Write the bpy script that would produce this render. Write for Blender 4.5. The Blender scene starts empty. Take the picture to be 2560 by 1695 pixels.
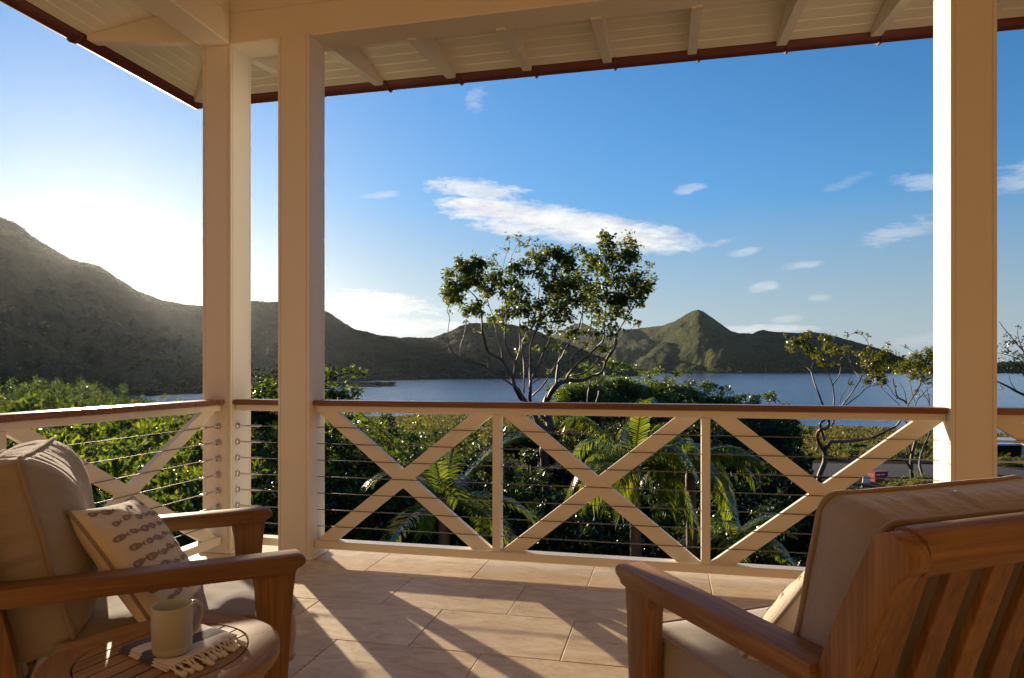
import bpy, bmesh, math, random
import numpy as np
from mathutils import Vector, Matrix, noise

R = math.radians
S = bpy.context.scene
C = S.collection
random.seed(7)
rng = np.random.default_rng(7)

# ------------------------------------------------------------------ camera
# veranda axes: X runs along the front railing, Y points out over the water, floor at z = 0
YAW = R(12.84)
EYE = 1.14
FPX, CX, HY = 1707.0, 1280.0, 922.0          # focal length, centre and horizon used when measuring
FWD = Vector((-math.sin(YAW), math.cos(YAW), 0))
RGT = Vector((math.cos(YAW), math.sin(YAW), 0))
cam_d = bpy.data.cameras.new('camera')
cam_d.sensor_width = 36.0
cam_d.lens = 36.0 * FPX / 2560.0
cam_d.shift_y = (HY - 847.5) / 2560.0
cam_d.clip_start = 0.05
cam_d.clip_end = 20000
cam = bpy.data.objects.new('camera', cam_d)
cam.location = (0, 0, EYE)
cam.rotation_euler = (R(90), 0, YAW)
C.objects.link(cam)
S.camera = cam

# ------------------------------------------------------------------ sky, sun, exposure
SUN_AZ, SUN_EL = R(-44.0), R(8.3)            # azimuth from +Y, negative to the left
w = bpy.data.worlds.new('World')
S.world = w
w.use_nodes = True
wt = w.node_tree
wn, wl = wt.nodes, wt.links
wn.clear()
SKY_STRENGTH = 0.088
SUN_STRENGTH = 5.0
SUN_COLOR = (1.0, 0.80, 0.56)
EXPOSURE = 1.08


def world_nodes():
    def N(t, **k):
        n = wn.new(t)
        for a, b in k.items():
            setattr(n, a, b)
        return n

    def M(op, a, b=None, c=None, clamp=False):
        n = N('ShaderNodeMath', operation=op, use_clamp=clamp)
        for i, v in enumerate((a, b, c)):
            if v is None:
                continue
            if isinstance(v, (int, float)):
                n.inputs[i].default_value = v
            else:
                wl.new(v, n.inputs[i])
        return n.outputs[0]
    sky = N('ShaderNodeTexSky', sky_type='NISHITA')
    sky.sun_disc = False
    sky.sun_elevation = SUN_EL
    sky.sun_rotation = SUN_AZ
    sky.altitude = 20
    sky.air_density = 1.0
    sky.dust_density = 0.15
    sky.ozone_density = 3.0
    tc = N('ShaderNodeTexCoord')
    sep = N('ShaderNodeSeparateXYZ')
    wl.new(tc.outputs['Generated'], sep.inputs[0])
    az = M('MULTIPLY', M('ARCTAN2', sep.outputs[0], sep.outputs[1]), 57.29578)
    el = M('MULTIPLY', M('ARCSINE', sep.outputs[2]), 57.29578)
    comb = N('ShaderNodeCombineXYZ')
    wl.new(az, comb.inputs[0])
    wl.new(el, comb.inputs[1])

    def noise_at(sx, sy, detail, rough, rot=0.0, off=0.0, dist=0.0):
        mp = N('ShaderNodeMapping')
        mp.inputs['Scale'].default_value = (sx, sy, 1)
        mp.inputs['Rotation'].default_value = (0, 0, R(rot))
        mp.inputs['Location'].default_value = (off, off * 1.7, 0)
        wl.new(comb.outputs[0], mp.inputs[0])
        nz = N('ShaderNodeTexNoise')
        nz.inputs['Scale'].default_value = 1.0
        nz.inputs['Detail'].default_value = detail
        nz.inputs['Roughness'].default_value = rough
        nz.inputs['Distortion'].default_value = dist
        wl.new(mp.outputs[0], nz.inputs[0])
        return nz.outputs[0]
    n_big = noise_at(0.22, 0.85, 6, 0.62, rot=9, dist=0.6)
    n_fine = noise_at(0.75, 2.6, 5, 0.65, rot=14, off=3.3, dist=0.4)
    n_wee = noise_at(1.5, 5.0, 4, 0.65, rot=8, off=6.1, dist=0.5)
    wisp = M('ADD', M('ADD', M('MULTIPLY', M('SUBTRACT', n_big, 0.5), 2.6), M('MULTIPLY', M('SUBTRACT', n_fine, 0.5), 2.2)), M('MULTIPLY', M('SUBTRACT', n_wee, 0.5), 0.9))
    # (azimuth, elevation, half width, half height, tilt, thickness, ragged)
    clouds = [
        (-7, 11.6, 10.8, 1.55, 10.5, 1, 0.45),
        (-16, 14.7, 4.4, 0.85, 3, 0.75, 0.9),
        (-14.4, 13.1, 5, 1.3, 4, 1, 0.65),
        (-12, 11.6, 4.6, 0.75, 4, 0.8, 0.8),
        (-24.2, 5.3, 5.4, 1.1, 1, 0.8, 0.9),
        (-22, 3.6, 5, 0.7, 0, 0.6, 0.9),
        (-37, 5.3, 5, 0.5, 0, 0.45, 0.9),
        (-23.8, 14, 1.904, 0.345, -8, 0.55, 1.05),
        (-15.9, 21.4, 0.84, 1.4375, 25, 0.42, 1.45),
        (1.6, 14.3, 1.344, 0.414, -6, 0.62, 1.05),
        (13.6, 13.9, 1.792, 0.391, -14, 0.28, 1.25),
        (18.6, 13.1, 2.464, 0.69, 10, 0.62, 1.15),
        (24.6, 12.8, 2.912, 1.0925, -10, 0.62, 1.15),
        (17, 9.9, 2.8, 0.8625, -10, 0.55, 1.25),
        (10.4, 8, 1.904, 0.345, -5, 0.62, 0.95),
        (7.4, 6.4, 1.232, 0.483, -6, 0.72, 1.05),
        (5.7, 9.2, 1.344, 0.368, -6, 0.62, 1.05),
        (4.1, 10, 1.12, 0.368, -16, 0.55, 1.05),
        (6, 3.1, 5.4, 0.42, 0, 0.5, 0.8),
        (9.2, 3.9, 1.344, 0.322, 0, 0.5, 0.95),
        (11.4, 5.4, 0.896, 0.322, 0, 0.45, 0.95),
        (19, 2.2, 3.36, 0.575, -4, 0.28, 1.35),
        (-11.4, 9.3, 2.688, 0.5175, 0, 0.6, 1.15),
        (60, 14, 9, 1.6, -6, 0.8, 0.8),
        (95, 9, 14, 1.5, 3, 0.7, 0.8),
        (-95, 11, 12, 1.4, 5, 0.7, 0.8),
        (150, 15, 12, 2, 5, 0.7, 0.8),
    ]
    total = None
    for (a0, e0, sa, se, tilt, dens, rag) in clouds:
        dx, dy = M('SUBTRACT', az, a0), M('SUBTRACT', el, e0)
        ct, st = math.cos(R(tilt)), math.sin(R(tilt))
        # tilt > 0 : the right end hangs lower
        ux = M('SUBTRACT', M('MULTIPLY', dx, ct / sa), M('MULTIPLY', dy, st / sa))
        uy = M('ADD', M('MULTIPLY', dx, st / se), M('MULTIPLY', dy, ct / se))
        q = M('ADD', M('MULTIPLY', ux, ux), M('MULTIPLY', uy, uy))
        f = M('ADD', M('SUBTRACT', 1.0, q), M('MULTIPLY', wisp, rag))
        f = M('MULTIPLY', f, 1.0 if sa < 3.5 else 1.3, clamp=True)
        edge = M('SUBTRACT', 2.4, q, clamp=True)        # nothing outside the cloud's own patch
        f = M('MULTIPLY', M('MULTIPLY', f, edge), dens * (0.50 if sa < 3.5 else 0.90))
        total = f if total is None else M('MAXIMUM', total, f)
    shade = M('ADD', M('MULTIPLY', M('SUBTRACT', noise_at(0.3, 0.9, 4, 0.55, rot=10, off=8.1), 0.5), 0.9), 0.78)
    shade = M('MINIMUM', shade, 1.02)
    ccol = N('ShaderNodeMix', data_type='RGBA', blend_type='MULTIPLY')
    ccol.inputs['Factor'].default_value = 1.0
    ccol.inputs[6].default_value = (6.6, 6.5, 6.4, 1)
    wl.new(shade, ccol.inputs[7])
    hsv = N('ShaderNodeHueSaturation')
    hsv.inputs['Saturation'].default_value = 1.12
    tint = N('ShaderNodeMix', data_type='RGBA', blend_type='MULTIPLY')
    tint.inputs['Factor'].default_value = 1.0
    tint.inputs[7].default_value = (0.84, 0.96, 1.10, 1)
    wl.new(sky.outputs[0], tint.inputs[6])
    wl.new(tint.outputs[2], hsv.inputs['Color'])
    # moist air: the band above the sea horizon is pale and bluish all the way round
    bw = N('ShaderNodeRGBToBW')
    wl.new(sky.outputs[0], bw.inputs[0])
    pale = N('ShaderNodeMix', data_type='RGBA', blend_type='MULTIPLY')
    pale.inputs['Factor'].default_value = 1.0
    pale.inputs[6].default_value = (0.92, 1.10, 1.30, 1)
    wl.new(bw.outputs[0], pale.inputs[7])
    low = M('SUBTRACT', 1.0, M('MULTIPLY', M('MAXIMUM', el, 0.0), 1 / 13.0), clamp=True)
    low = M('MULTIPLY', M('POWER', low, 0.8), 0.88)
    base = N('ShaderNodeMix', data_type='RGBA')
    wl.new(low, base.inputs['Factor'])
    wl.new(hsv.outputs[0], base.inputs[6])
    wl.new(pale.outputs[2], base.inputs[7])
    # the glow round the sun rolls off softly instead of burning out a third of the sky
    lum = N('ShaderNodeRGBToBW')
    wl.new(base.outputs[2], lum.inputs[0])
    over = M('MAXIMUM', M('SUBTRACT', lum.outputs[0], 1.5), 0.0)
    soft = M('ADD', M('MINIMUM', lum.outputs[0], 1.5), M('LOGARITHM', M('ADD', over, 1.0), math.e))
    fac = M('DIVIDE', soft, M('MAXIMUM', lum.outputs[0], 0.001))
    roll = N('ShaderNodeVectorMath', operation='SCALE')
    wl.new(base.outputs[2], roll.inputs[0])
    wl.new(fac, roll.inputs['Scale'])
    hsv = type('o', (), {'outputs': [roll.outputs[0]]})
    mx = N('ShaderNodeMix', data_type='RGBA')
    wl.new(total, mx.inputs['Factor'])
    wl.new(hsv.outputs[0], mx.inputs[6])
    cl2 = N('ShaderNodeMix', data_type='RGBA', blend_type='LIGHTEN')
    cl2.inputs['Factor'].default_value = 1.0
    wl.new(ccol.outputs[2], cl2.inputs[6])
    wl.new(hsv.outputs[0], cl2.inputs[7])
    wl.new(cl2.outputs[2], mx.inputs[7])
    bg = N('ShaderNodeBackground')
    bg.inputs['Strength'].default_value = SKY_STRENGTH
    wl.new(mx.outputs[2], bg.inputs['Color'])
    out = N('ShaderNodeOutputWorld')
    wl.new(bg.outputs[0], out.inputs['Surface'])


world_nodes()
w.cycles.sampling_method = 'MANUAL'
w.cycles.sample_map_resolution = 512

sun_d = bpy.data.lights.new('sun', 'SUN')
sun_d.energy = SUN_STRENGTH
sun_d.angle = R(0.53)
sun_d.color = SUN_COLOR
sun = bpy.data.objects.new('sun', sun_d)
to_sun = Vector((math.sin(SUN_AZ) * math.cos(SUN_EL), math.cos(SUN_AZ) * math.cos(SUN_EL), math.sin(SUN_EL)))
sun.rotation_euler = to_sun.to_track_quat('Z', 'Y').to_euler()
sun.location = to_sun * 50
C.objects.link(sun)

S.render.engine = 'CYCLES'
vs = S.view_settings
vs.view_transform = 'Standard'
vs.look = 'None'
vs.exposure = EXPOSURE
vs.gamma = 1.0
vs.use_curve_mapping = False
cy = S.cycles
cy.max_bounces = 10
cy.diffuse_bounces = 6
cy.glossy_bounces = 4
cy.transmission_bounces = 6
cy.transparent_max_bounces = 8
cy.volume_bounces = 0
cy.use_denoising = True
cy.sample_clamp_indirect = 8.0
cy.caustics_reflective = False
cy.caustics_refractive = False


# ------------------------------------------------------------------ helpers
def wpt(x, d, z):
    """point at lateral image bearing x (measured, 2560 wide) and distance d in front of the veranda"""
    p = FWD * d + RGT * ((x - CX) / FPX * d)
    return Vector((p.x, p.y, z))


def hpt(x, y, d):
    """point seen at bearing x and height y when it stands at distance d"""
    return wpt(x, d, EYE + (HY - y) / FPX * d)


def obj(name, me, mat=None, parent=None, **props):
    if isinstance(me, bmesh.types.BMesh):
        m = bpy.data.meshes.new(name)
        me.to_mesh(m)
        me.free()
        me = m
    if mat is not None:
        for mm in (mat if isinstance(mat, (list, tuple)) else [mat]):
            me.materials.append(mm)
    o = bpy.data.objects.new(name, me)
    C.objects.link(o)
    if parent is not None:
        o.parent = parent
    for k, v in props.items():
        o[k] = v
    return o


def thing(name, label, cat, loc=(0, 0, 0), rz=0.0, group=None):
    e = bpy.data.objects.new(name, None)
    e.empty_display_size = 0.1
    C.objects.link(e)
    e.location = loc
    e.rotation_euler = (0, 0, rz)
    tag(e, label, cat, group)
    return e


def tag(o, label, cat, group=None):
    o['label'] = label
    o['category'] = cat
    o['kind'] = 'thing'
    if group:
        o['group'] = group
    return o


def smooth(o, angle=None):
    me = o.data
    me.polygons.foreach_set('use_smooth', [True] * len(me.polygons))
    if angle is not None:
        try:
            me.set_sharp_from_angle(angle=R(angle))
        except Exception:
            pass
    return o


def dup(src, parent=None, name=None):
    c = src.copy()
    C.objects.link(c)
    if parent is not None:
        c.parent = parent
    return c


def dup_tree(root):
    r = root.copy()
    C.objects.link(r)
    for ch in list(root.children):
        c = dup(ch, r)
        for g in list(ch.children):
            dup(g, c)
    return r


def b_box(bm, lo, hi, bev=0.0, seg=1, M=None):
    """axis box lo..hi with bevelled edges, optionally carried by matrix M"""
    lo, hi = Vector(lo), Vector(hi)
    r = bmesh.ops.create_cube(bm, size=1.0)
    vs_ = r['verts']
    sz, ce = hi - lo, (hi + lo) / 2
    for v in vs_:
        v.co = Vector((v.co.x * sz.x, v.co.y * sz.y, v.co.z * sz.z)) + ce
    if bev > 0:
        es = list({e for v in vs_ for e in v.link_edges})
        rb = bmesh.ops.bevel(bm, geom=es, offset=bev, segments=seg, profile=0.5, affect='EDGES')
        vs_ = list({v for f in rb['faces'] for v in f.verts} | {v for v in vs_ if v.is_valid})
    if M is not None:
        for v in vs_:
            v.co = M @ v.co
    return vs_


def b_prism(bm, poly, z0, z1, M=None):
    """polygon in XY pushed from z0 to z1"""
    a = [bm.verts.new((x, y, z0)) for x, y in poly]
    b = [bm.verts.new((x, y, z1)) for x, y in poly]
    n = len(poly)
    fs = [bm.faces.new(b), bm.faces.new(a[::-1])]
    for i in range(n):
        j = (i + 1) % n
        fs.append(bm.faces.new((a[i], a[j], b[j], b[i])))
    if M is not None:
        for v in a + b:
            v.co = M @ v.co
    bmesh.ops.recalc_face_normals(bm, faces=fs)
    return a + b


def b_tube(bm, pts, rads, sides=8, cap=True):
    pts = [Vector(p) for p in pts]
    if isinstance(rads, (int, float)):
        rads = [rads] * len(pts)
    rings = []
    ref = None
    for i, p in enumerate(pts):
        t = (pts[min(i + 1, len(pts) - 1)] - pts[max(i - 1, 0)])
        if t.length < 1e-9:
            t = Vector((0, 0, 1))
        t.normalize()
        if ref is None:
            ref = Vector((0, 0, 1)) if abs(t.z) < 0.9 else Vector((1, 0, 0))
        a = t.cross(ref)
        if a.length < 1e-6:
            a = t.orthogonal()
        a.normalize()
        b = t.cross(a)
        ref = -b.cross(t) if False else (a.cross(t))
        ring = []
        for k in range(sides):
            th = 2 * math.pi * k / sides
            ring.append(bm.verts.new(p + (a * math.cos(th) + b * math.sin(th)) * rads[i]))
        rings.append(ring)
    for r0, r1 in zip(rings, rings[1:]):
        for k in range(sides):
            j = (k + 1) % sides
            bm.faces.new((r0[k], r0[j], r1[j], r1[k]))
    if cap and sides > 2:
        bm.faces.new(rings[0][::-1])
        bm.faces.new(rings[-1])


def b_loop_tube(bm, pts, rad, sides=6):
    """closed tube through pts"""
    n = len(pts)
    pts = [Vector(p) for p in pts]
    rings = []
    up = None
    for i, p in enumerate(pts):
        t = (pts[(i + 1) % n] - pts[i - 1]).normalized()
        if up is None:
            up = t.orthogonal().normalized()
        a = (up - t * up.dot(t)).normalized()
        up = a
        b = t.cross(a)
        rings.append([bm.verts.new(p + (a * math.cos(2 * math.pi * k / sides) + b * math.sin(2 * math.pi * k / sides)) * rad) for k in range(sides)])
    for i in range(n):
        r0, r1 = rings[i], rings[(i + 1) % n]
        for k in range(sides):
            j = (k + 1) % sides
            bm.faces.new((r0[k], r0[j], r1[j], r1[k]))


def b_lathe(bm, prof, n=32, M=None):
    rings = []
    for r, z in prof:
        if r < 1e-6:
            rings.append([bm.verts.new((0, 0, z))])
        else:
            rings.append([bm.verts.new((r * math.cos(2 * math.pi * k / n), r * math.sin(2 * math.pi * k / n), z)) for k in range(n)])
    for a, b in zip(rings, rings[1:]):
        for k in range(n):
            j = (k + 1) % n
            if len(a) == 1 and len(b) == 1:
                continue
            if len(a) == 1:
                bm.faces.new((a[0], b[j], b[k]))
            elif len(b) == 1:
                bm.faces.new((a[k], a[j], b[0]))
            else:
                bm.faces.new((a[k], a[j], b[j], b[k]))
    if M is not None:
        for r in rings:
            for v in r:
                v.co = M @ v.co


def mesh_np(name, verts, faces, smooth_=False):
    """quick mesh from numpy arrays; faces is (n, 3) or (n, 4)"""
    me = bpy.data.meshes.new(name)
    verts = np.asarray(verts, dtype=np.float32)
    faces = np.asarray(faces, dtype=np.int32)
    n, k = faces.shape
    me.vertices.add(len(verts))
    me.vertices.foreach_set('co', verts.ravel())
    me.loops.add(n * k)
    me.loops.foreach_set('vertex_index', faces.ravel())
    me.polygons.add(n)
    me.polygons.foreach_set('loop_start', np.arange(0, n * k, k, dtype=np.int32))
    if smooth_:
        me.polygons.foreach_set('use_smooth', np.ones(n, dtype=bool))
    me.update(calc_edges=True)
    me.validate()
    return me


def catmull(pts, n=6):
    pts = [Vector(p) for p in pts]
    out = []
    for i in range(len(pts) - 1):
        p0, p1, p2, p3 = pts[max(i - 1, 0)], pts[i], pts[i + 1], pts[min(i + 2, len(pts) - 1)]
        for k in range(n):
            t = k / n
            out.append(0.5 * ((2 * p1) + (p2 - p0) * t + (2 * p0 - 5 * p1 + 4 * p2 - p3) * t * t + (3 * p1 - p0 - 3 * p2 + p3) * t ** 3))
    out.append(pts[-1])
    return out


# ------------------------------------------------------------------ materials
class NT:
    def __init__(self, name):
        self.m = bpy.data.materials.new(name)
        self.m.use_nodes = True
        self.t = self.m.node_tree
        self.t.nodes.clear()
        self.out = self.t.nodes.new('ShaderNodeOutputMaterial')

    def n(self, typ, inp=None, **k):
        nd = self.t.nodes.new(typ)
        for a, b in k.items():
            setattr(nd, a, b)
        for key, v in (inp or {}).items():
            s = nd.inputs[key]
            if hasattr(v, 'is_output') or isinstance(v, bpy.types.NodeSocket):
                self.t.links.new(v, s)
            else:
                s.default_value = v
        return nd

    def coords(self, kind='Object', scale=(1, 1, 1), rot=(0, 0, 0), loc=(0, 0, 0)):
        tc = self.n('ShaderNodeTexCoord')
        mp = self.n('ShaderNodeMapping', {0: tc.outputs[kind], 'Scale': scale, 'Rotation': rot, 'Location': loc})
        return mp.outputs[0]

    def noise(self, vec, scale=5, detail=4, rough=0.55, dist=0.0):
        return self.n('ShaderNodeTexNoise', {'Vector': vec, 'Scale': scale, 'Detail': detail, 'Roughness': rough, 'Distortion': dist}).outputs['Fac']

    def ramp(self, fac, stops, interp='LINEAR'):
        nd = self.n('ShaderNodeValToRGB', {0: fac})
        cr = nd.color_ramp
        cr.interpolation = interp
        while len(cr.elements) < len(stops):
            cr.elements.new(0.5)
        for e, (p, c) in zip(cr.elements, stops):
            e.position = p
            e.color = (*c, 1) if len(c) == 3 else c
        return nd.outputs[0]

    def mix(self, fac, a, b, blend='MIX'):
        nd = self.n('ShaderNodeMix', data_type='RGBA', blend_type=blend)
        for key, v in ((0, fac), (6, a), (7, b)):
            s = nd.inputs[key]
            if isinstance(v, bpy.types.NodeSocket):
                self.t.links.new(v, s)
            else:
                s.default_value = (*v, 1) if isinstance(v, tuple) and len(v) == 3 else v
        return nd.outputs[2]

    def math(self, op, a, b=0.0, clamp=False):
        nd = self.n('ShaderNodeMath', {0: a, 1: b}, operation=op, use_clamp=clamp)
        return nd.outputs[0]

    def bump(self, h, strength=0.3, dist=0.01):
        return self.n('ShaderNodeBump', {'Height': h, 'Strength': strength, 'Distance': dist}).outputs[0]

    def bsdf(self, color, rough=0.5, normal=None, spec=0.5, metal=0.0, **extra):
        inp = {'Roughness': rough, 'Metallic': metal, 'Specular IOR Level': spec}
        if isinstance(color, tuple):
            color = (*color, 1) if len(color) == 3 else color
        inp['Base Color'] = color
        if normal is not None:
            inp['Normal'] = normal
        inp.update(extra)
        b = self.n('ShaderNodeBsdfPrincipled', inp)
        return b.outputs[0]

    def done(self, shader):
        self.t.links.new(shader, self.out.inputs['Surface'])
        return self.m


def m_paint(name, col):
    k = NT(name)
    v = k.coords()
    n1 = k.noise(v, 2.2, 5, 0.6)
    n2 = k.noise(v, 38, 3, 0.5)
    st = k.noise(k.n('ShaderNodeMapping', {0: v, 'Scale': (70, 70, 2.2)}).outputs[0], 1.0, 3, 0.6)
    dirt = k.math('MULTIPLY', k.math('SUBTRACT', k.noise(v, 7.5, 6, 0.72, 0.6), 0.60, True), 2.2, True)
    c = k.mix(k.math('MULTIPLY', k.math('SUBTRACT', n1, 0.35, True), 0.55), col, tuple(x * f for x, f in zip(col, (0.90, 0.86, 0.80))))
    c = k.mix(k.math('MULTIPLY', dirt, 0.35), c, tuple(x * f for x, f in zip(col, (0.72, 0.66, 0.56))))
    b = k.bump(k.math('ADD', k.math('ADD', n2, k.math('MULTIPLY', n1, 2.0)), k.math('MULTIPLY', st, 1.0)), 0.09, 0.004)
    return k.done(k.bsdf(c, k.math('ADD', 0.36, k.math('MULTIPLY', n2, 0.16)), b, 0.4))


def m_wood(name, axis, dark, light, rough=0.5, scale=1.0, ring=0.5):
    """straight grain along the given object axis"""
    k = NT(name)
    sc = [26.0 * scale] * 3
    sc['xyz'.index(axis)] = 1.1 * scale
    tc = k.n('ShaderNodeTexCoord')
    oi = k.n('ShaderNodeObjectInfo')
    off = k.n('ShaderNodeVectorMath', {0: tc.outputs['Object'], 1: oi.outputs['Random']}, operation='ADD')
    mp = k.n('ShaderNodeMapping', {0: off.outputs[0], 'Scale': tuple(sc)})
    n1 = k.noise(mp.outputs[0], 1.0, 5, 0.62, 1.2)
    sc2 = [150.0 * scale] * 3
    sc2['xyz'.index(axis)] = 5.0 * scale
    mp2 = k.n('ShaderNodeMapping', {0: off.outputs[0], 'Scale': tuple(sc2)})
    n2 = k.noise(mp2.outputs[0], 1.0, 2, 0.5)
    big = k.noise(off.outputs[0], 3.0, 2, 0.5)
    f = k.math('ADD', k.math('MULTIPLY', n1, 0.75), k.math('MULTIPLY', n2, 0.30))
    c = k.ramp(f, [(0.30, dark), (0.52, tuple((a + b) / 2 for a, b in zip(dark, light))), (0.72, light)])
    c = k.mix(k.math('MULTIPLY', k.math('SUBTRACT', big, 0.4, True), 1.0), c, dark, 'MIX')
    val = k.n('ShaderNodeHueSaturation', {'Color': c, 'Value': k.math('ADD', k.math('MULTIPLY', oi.outputs['Random'], 0.22), 0.89)})
    b = k.bump(f, 0.22, 0.002)
    r = k.math('ADD', k.math('MULTIPLY', n1, 0.25), rough - 0.12)
    return k.done(k.bsdf(val.outputs[0], r, b, 0.25))


def m_leaf(name, cols, gloss=0.22, trans=0.55, rough=0.32, tval=2.6, hue=0.478):
    k = NT(name)
    geo = k.n('ShaderNodeNewGeometry')
    oi = k.n('ShaderNodeObjectInfo')
    f = k.math('FRACT', k.math('ADD', geo.outputs['Random Per Island'], k.math('MULTIPLY', oi.outputs['Random'], 0.37)))
    c = k.ramp(f, cols)
    hs = k.n('ShaderNodeHueSaturation', {'Color': c, 'Value': k.math('ADD', k.math('MULTIPLY', oi.outputs['Random'], 0.35), 0.82)})
    tr = k.n('ShaderNodeHueSaturation', {'Color': hs.outputs[0], 'Hue': hue, 'Saturation': 1.15, 'Value': tval})
    d = k.n('ShaderNodeBsdfDiffuse', {'Color': hs.outputs[0]})
    t = k.n('ShaderNodeBsdfTranslucent', {'Color': tr.outputs[0]})
    m1 = k.n('ShaderNodeMixShader', {0: trans, 1: d.outputs[0], 2: t.outputs[0]})
    g = k.n('ShaderNodeBsdfGlossy', {'Color': (0.9, 0.92, 0.88, 1), 'Roughness': rough})
    fr = k.n('ShaderNodeFresnel', {'IOR': 1.38})
    m2 = k.n('ShaderNodeMixShader', {0: k.math('MULTIPLY', fr.outputs[0], gloss * 2.2, True), 1: m1.outputs[0], 2: g.outputs[0]})
    return k.done(m2.outputs[0])


def m_fabric(name, col, scale=700.0):
    k = NT(name)
    v = k.coords()
    wv = k.n('ShaderNodeTexWave', {'Vector': v, 'Scale': scale / 6.0, 'Distortion': 1.5, 'Detail': 1.0}, bands_direction='X')
    wv2 = k.n('ShaderNodeTexWave', {'Vector': v, 'Scale': scale / 6.0, 'Distortion': 1.5, 'Detail': 1.0}, bands_direction='Y')
    n1 = k.noise(v, 7, 5, 0.65)
    n2 = k.noise(v, 260, 2, 0.6)
    h = k.math('ADD', k.math('ADD', wv.outputs['Fac'], wv2.outputs['Fac']), k.math('MULTIPLY', n2, 1.5))
    c = k.mix(k.math('MULTIPLY', k.math('SUBTRACT', n1, 0.3, True), 0.8), col, tuple(x * 0.82 for x in col))
    c = k.mix(k.math('MULTIPLY', n2, 0.3), c, tuple(min(1, x * 1.2) for x in col))
    b = k.bump(h, 0.35, 0.0012)
    return k.done(k.bsdf(c, 0.9, b, 0.15, **{'Sheen Weight': 0.8, 'Sheen Roughness': 0.35}))


def m_metal(name, col, rough):
    k = NT(name)
    n1 = k.noise(k.coords(), 60, 2, 0.5)
    return k.done(k.bsdf(col, k.math('ADD', k.math('MULTIPLY', n1, 0.15), rough), None, 0.5, 1.0))


def m_plain(name, col, rough=0.7, var=0.15, scale=6.0, bump=0.1):
    k = NT(name)
    v = k.coords()
    n1 = k.noise(v, scale, 5, 0.6)
    c = k.mix(n1, tuple(x * (1 - var) for x in col), tuple(min(1, x * (1 + var)) for x in col))
    return k.done(k.bsdf(c, rough, k.bump(n1, bump, 0.01), 0.3))


MAT = {}
MAT['paint'] = m_paint('cream_paint', (0.80, 0.755, 0.655))
MAT['soffit'] = m_paint('soffit_paint', (0.78, 0.73, 0.60))
MAT['copper'] = m_plain('weathered_copper', (0.115, 0.032, 0.026), 0.45, 0.35, 9.0)
MAT['rail_wood_x'] = m_wood('handrail_wood_x', 'x', (0.13, 0.055, 0.028), (0.30, 0.135, 0.07), 0.28)
MAT['rail_wood_y'] = m_wood('handrail_wood_y', 'y', (0.13, 0.055, 0.028), (0.30, 0.135, 0.07), 0.28)
for ax in 'xyz':
    MAT['pale_' + ax] = m_wood('pale_teak_' + ax, ax, (0.19, 0.105, 0.048), (0.47, 0.300, 0.150), 0.58)
    MAT['teak_' + ax] = m_wood('teak_' + ax, ax, (0.115, 0.054, 0.022), (0.33, 0.185, 0.080), 0.52)
MAT['steel'] = m_metal('stainless_steel', (0.55, 0.53, 0.50), 0.16)
MAT['cable'] = m_metal('steel_cable', (0.22, 0.20, 0.18), 0.55)
MAT['fabric'] = m_fabric('cushion_fabric', (0.325, 0.285, 0.25))
MAT['piping'] = m_fabric('piping_fabric', (0.30, 0.235, 0.19), 1500)
MAT['pillow'] = m_fabric('pillow_linen', (0.66, 0.59, 0.47), 900)
MAT['fish'] = m_plain('fish_print', (0.27, 0.195, 0.145), 0.9, 0.12, 40)
MAT['fish_eye'] = m_plain('fish_eye_print', (0.40, 0.385, 0.37), 0.9, 0.1, 40)
MAT['wall'] = m_paint('house_wall_render', (0.27, 0.17, 0.085))
# ================================================================== the veranda itself
def m_travertine():
    k = NT('travertine')
    tc = k.n('ShaderNodeTexCoord')
    oi = k.n('ShaderNodeObjectInfo')
    off = k.n('ShaderNodeVectorMath', {0: oi.outputs['Random'], 1: (37.0, 91.0, 13.0)}, operation='MULTIPLY')
    v = k.n('ShaderNodeVectorMath', {0: tc.outputs['Object'], 1: off.outputs[0]}, operation='ADD').outputs[0]
    mp = k.n('ShaderNodeMapping', {0: v, 'Scale': (1.0, 2.2, 1.0), 'Rotation': (0, 0, 0.25)}).outputs[0]
    big = k.noise(mp, 4.5, 7, 0.72, 1.1)
    mid = k.noise(mp, 19.0, 6, 0.75, 0.7)
    fine = k.noise(v, 150, 3, 0.6)
    vor = k.n('ShaderNodeTexVoronoi', {'Vector': mp, 'Scale': 34.0, 'Randomness': 1.0})
    pit = k.math('MULTIPLY', k.math('LESS_THAN', vor.outputs['Distance'], 0.13), k.math('GREATER_THAN', k.noise(mp, 5.0, 2, 0.5), 0.60))
    c = k.ramp(k.math('ADD', k.math('MULTIPLY', big, 0.70), k.math('MULTIPLY', mid, 0.36)),
               [(0.36, (0.40, 0.275, 0.15)), (0.47, (0.60, 0.46, 0.28)), (0.56, (0.69, 0.555, 0.36)), (0.70, (0.80, 0.69, 0.50))])
    c = k.mix(k.math('MULTIPLY', pit, 0.55), c, (0.20, 0.13, 0.08))
    hs = k.n('ShaderNodeHueSaturation', {'Color': c, 'Value': k.math('ADD', k.math('MULTIPLY', oi.outputs['Random'], 0.18), 0.90)})
    h = k.math('SUBTRACT', k.math('ADD', k.math('MULTIPLY', mid, 0.5), k.math('MULTIPLY', fine, 0.18)), k.math('MULTIPLY', pit, 1.2))
    r = k.math('ADD', k.math('MULTIPLY', mid, 0.3), 0.36)
    return k.done(k.bsdf(hs.outputs[0], r, k.bump(h, 0.35, 0.003), 0.4))


MAT['tile'] = m_travertine()
MAT['grout'] = m_plain('grout', (0.34, 0.25, 0.165), 0.95, 0.2, 60)

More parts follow.
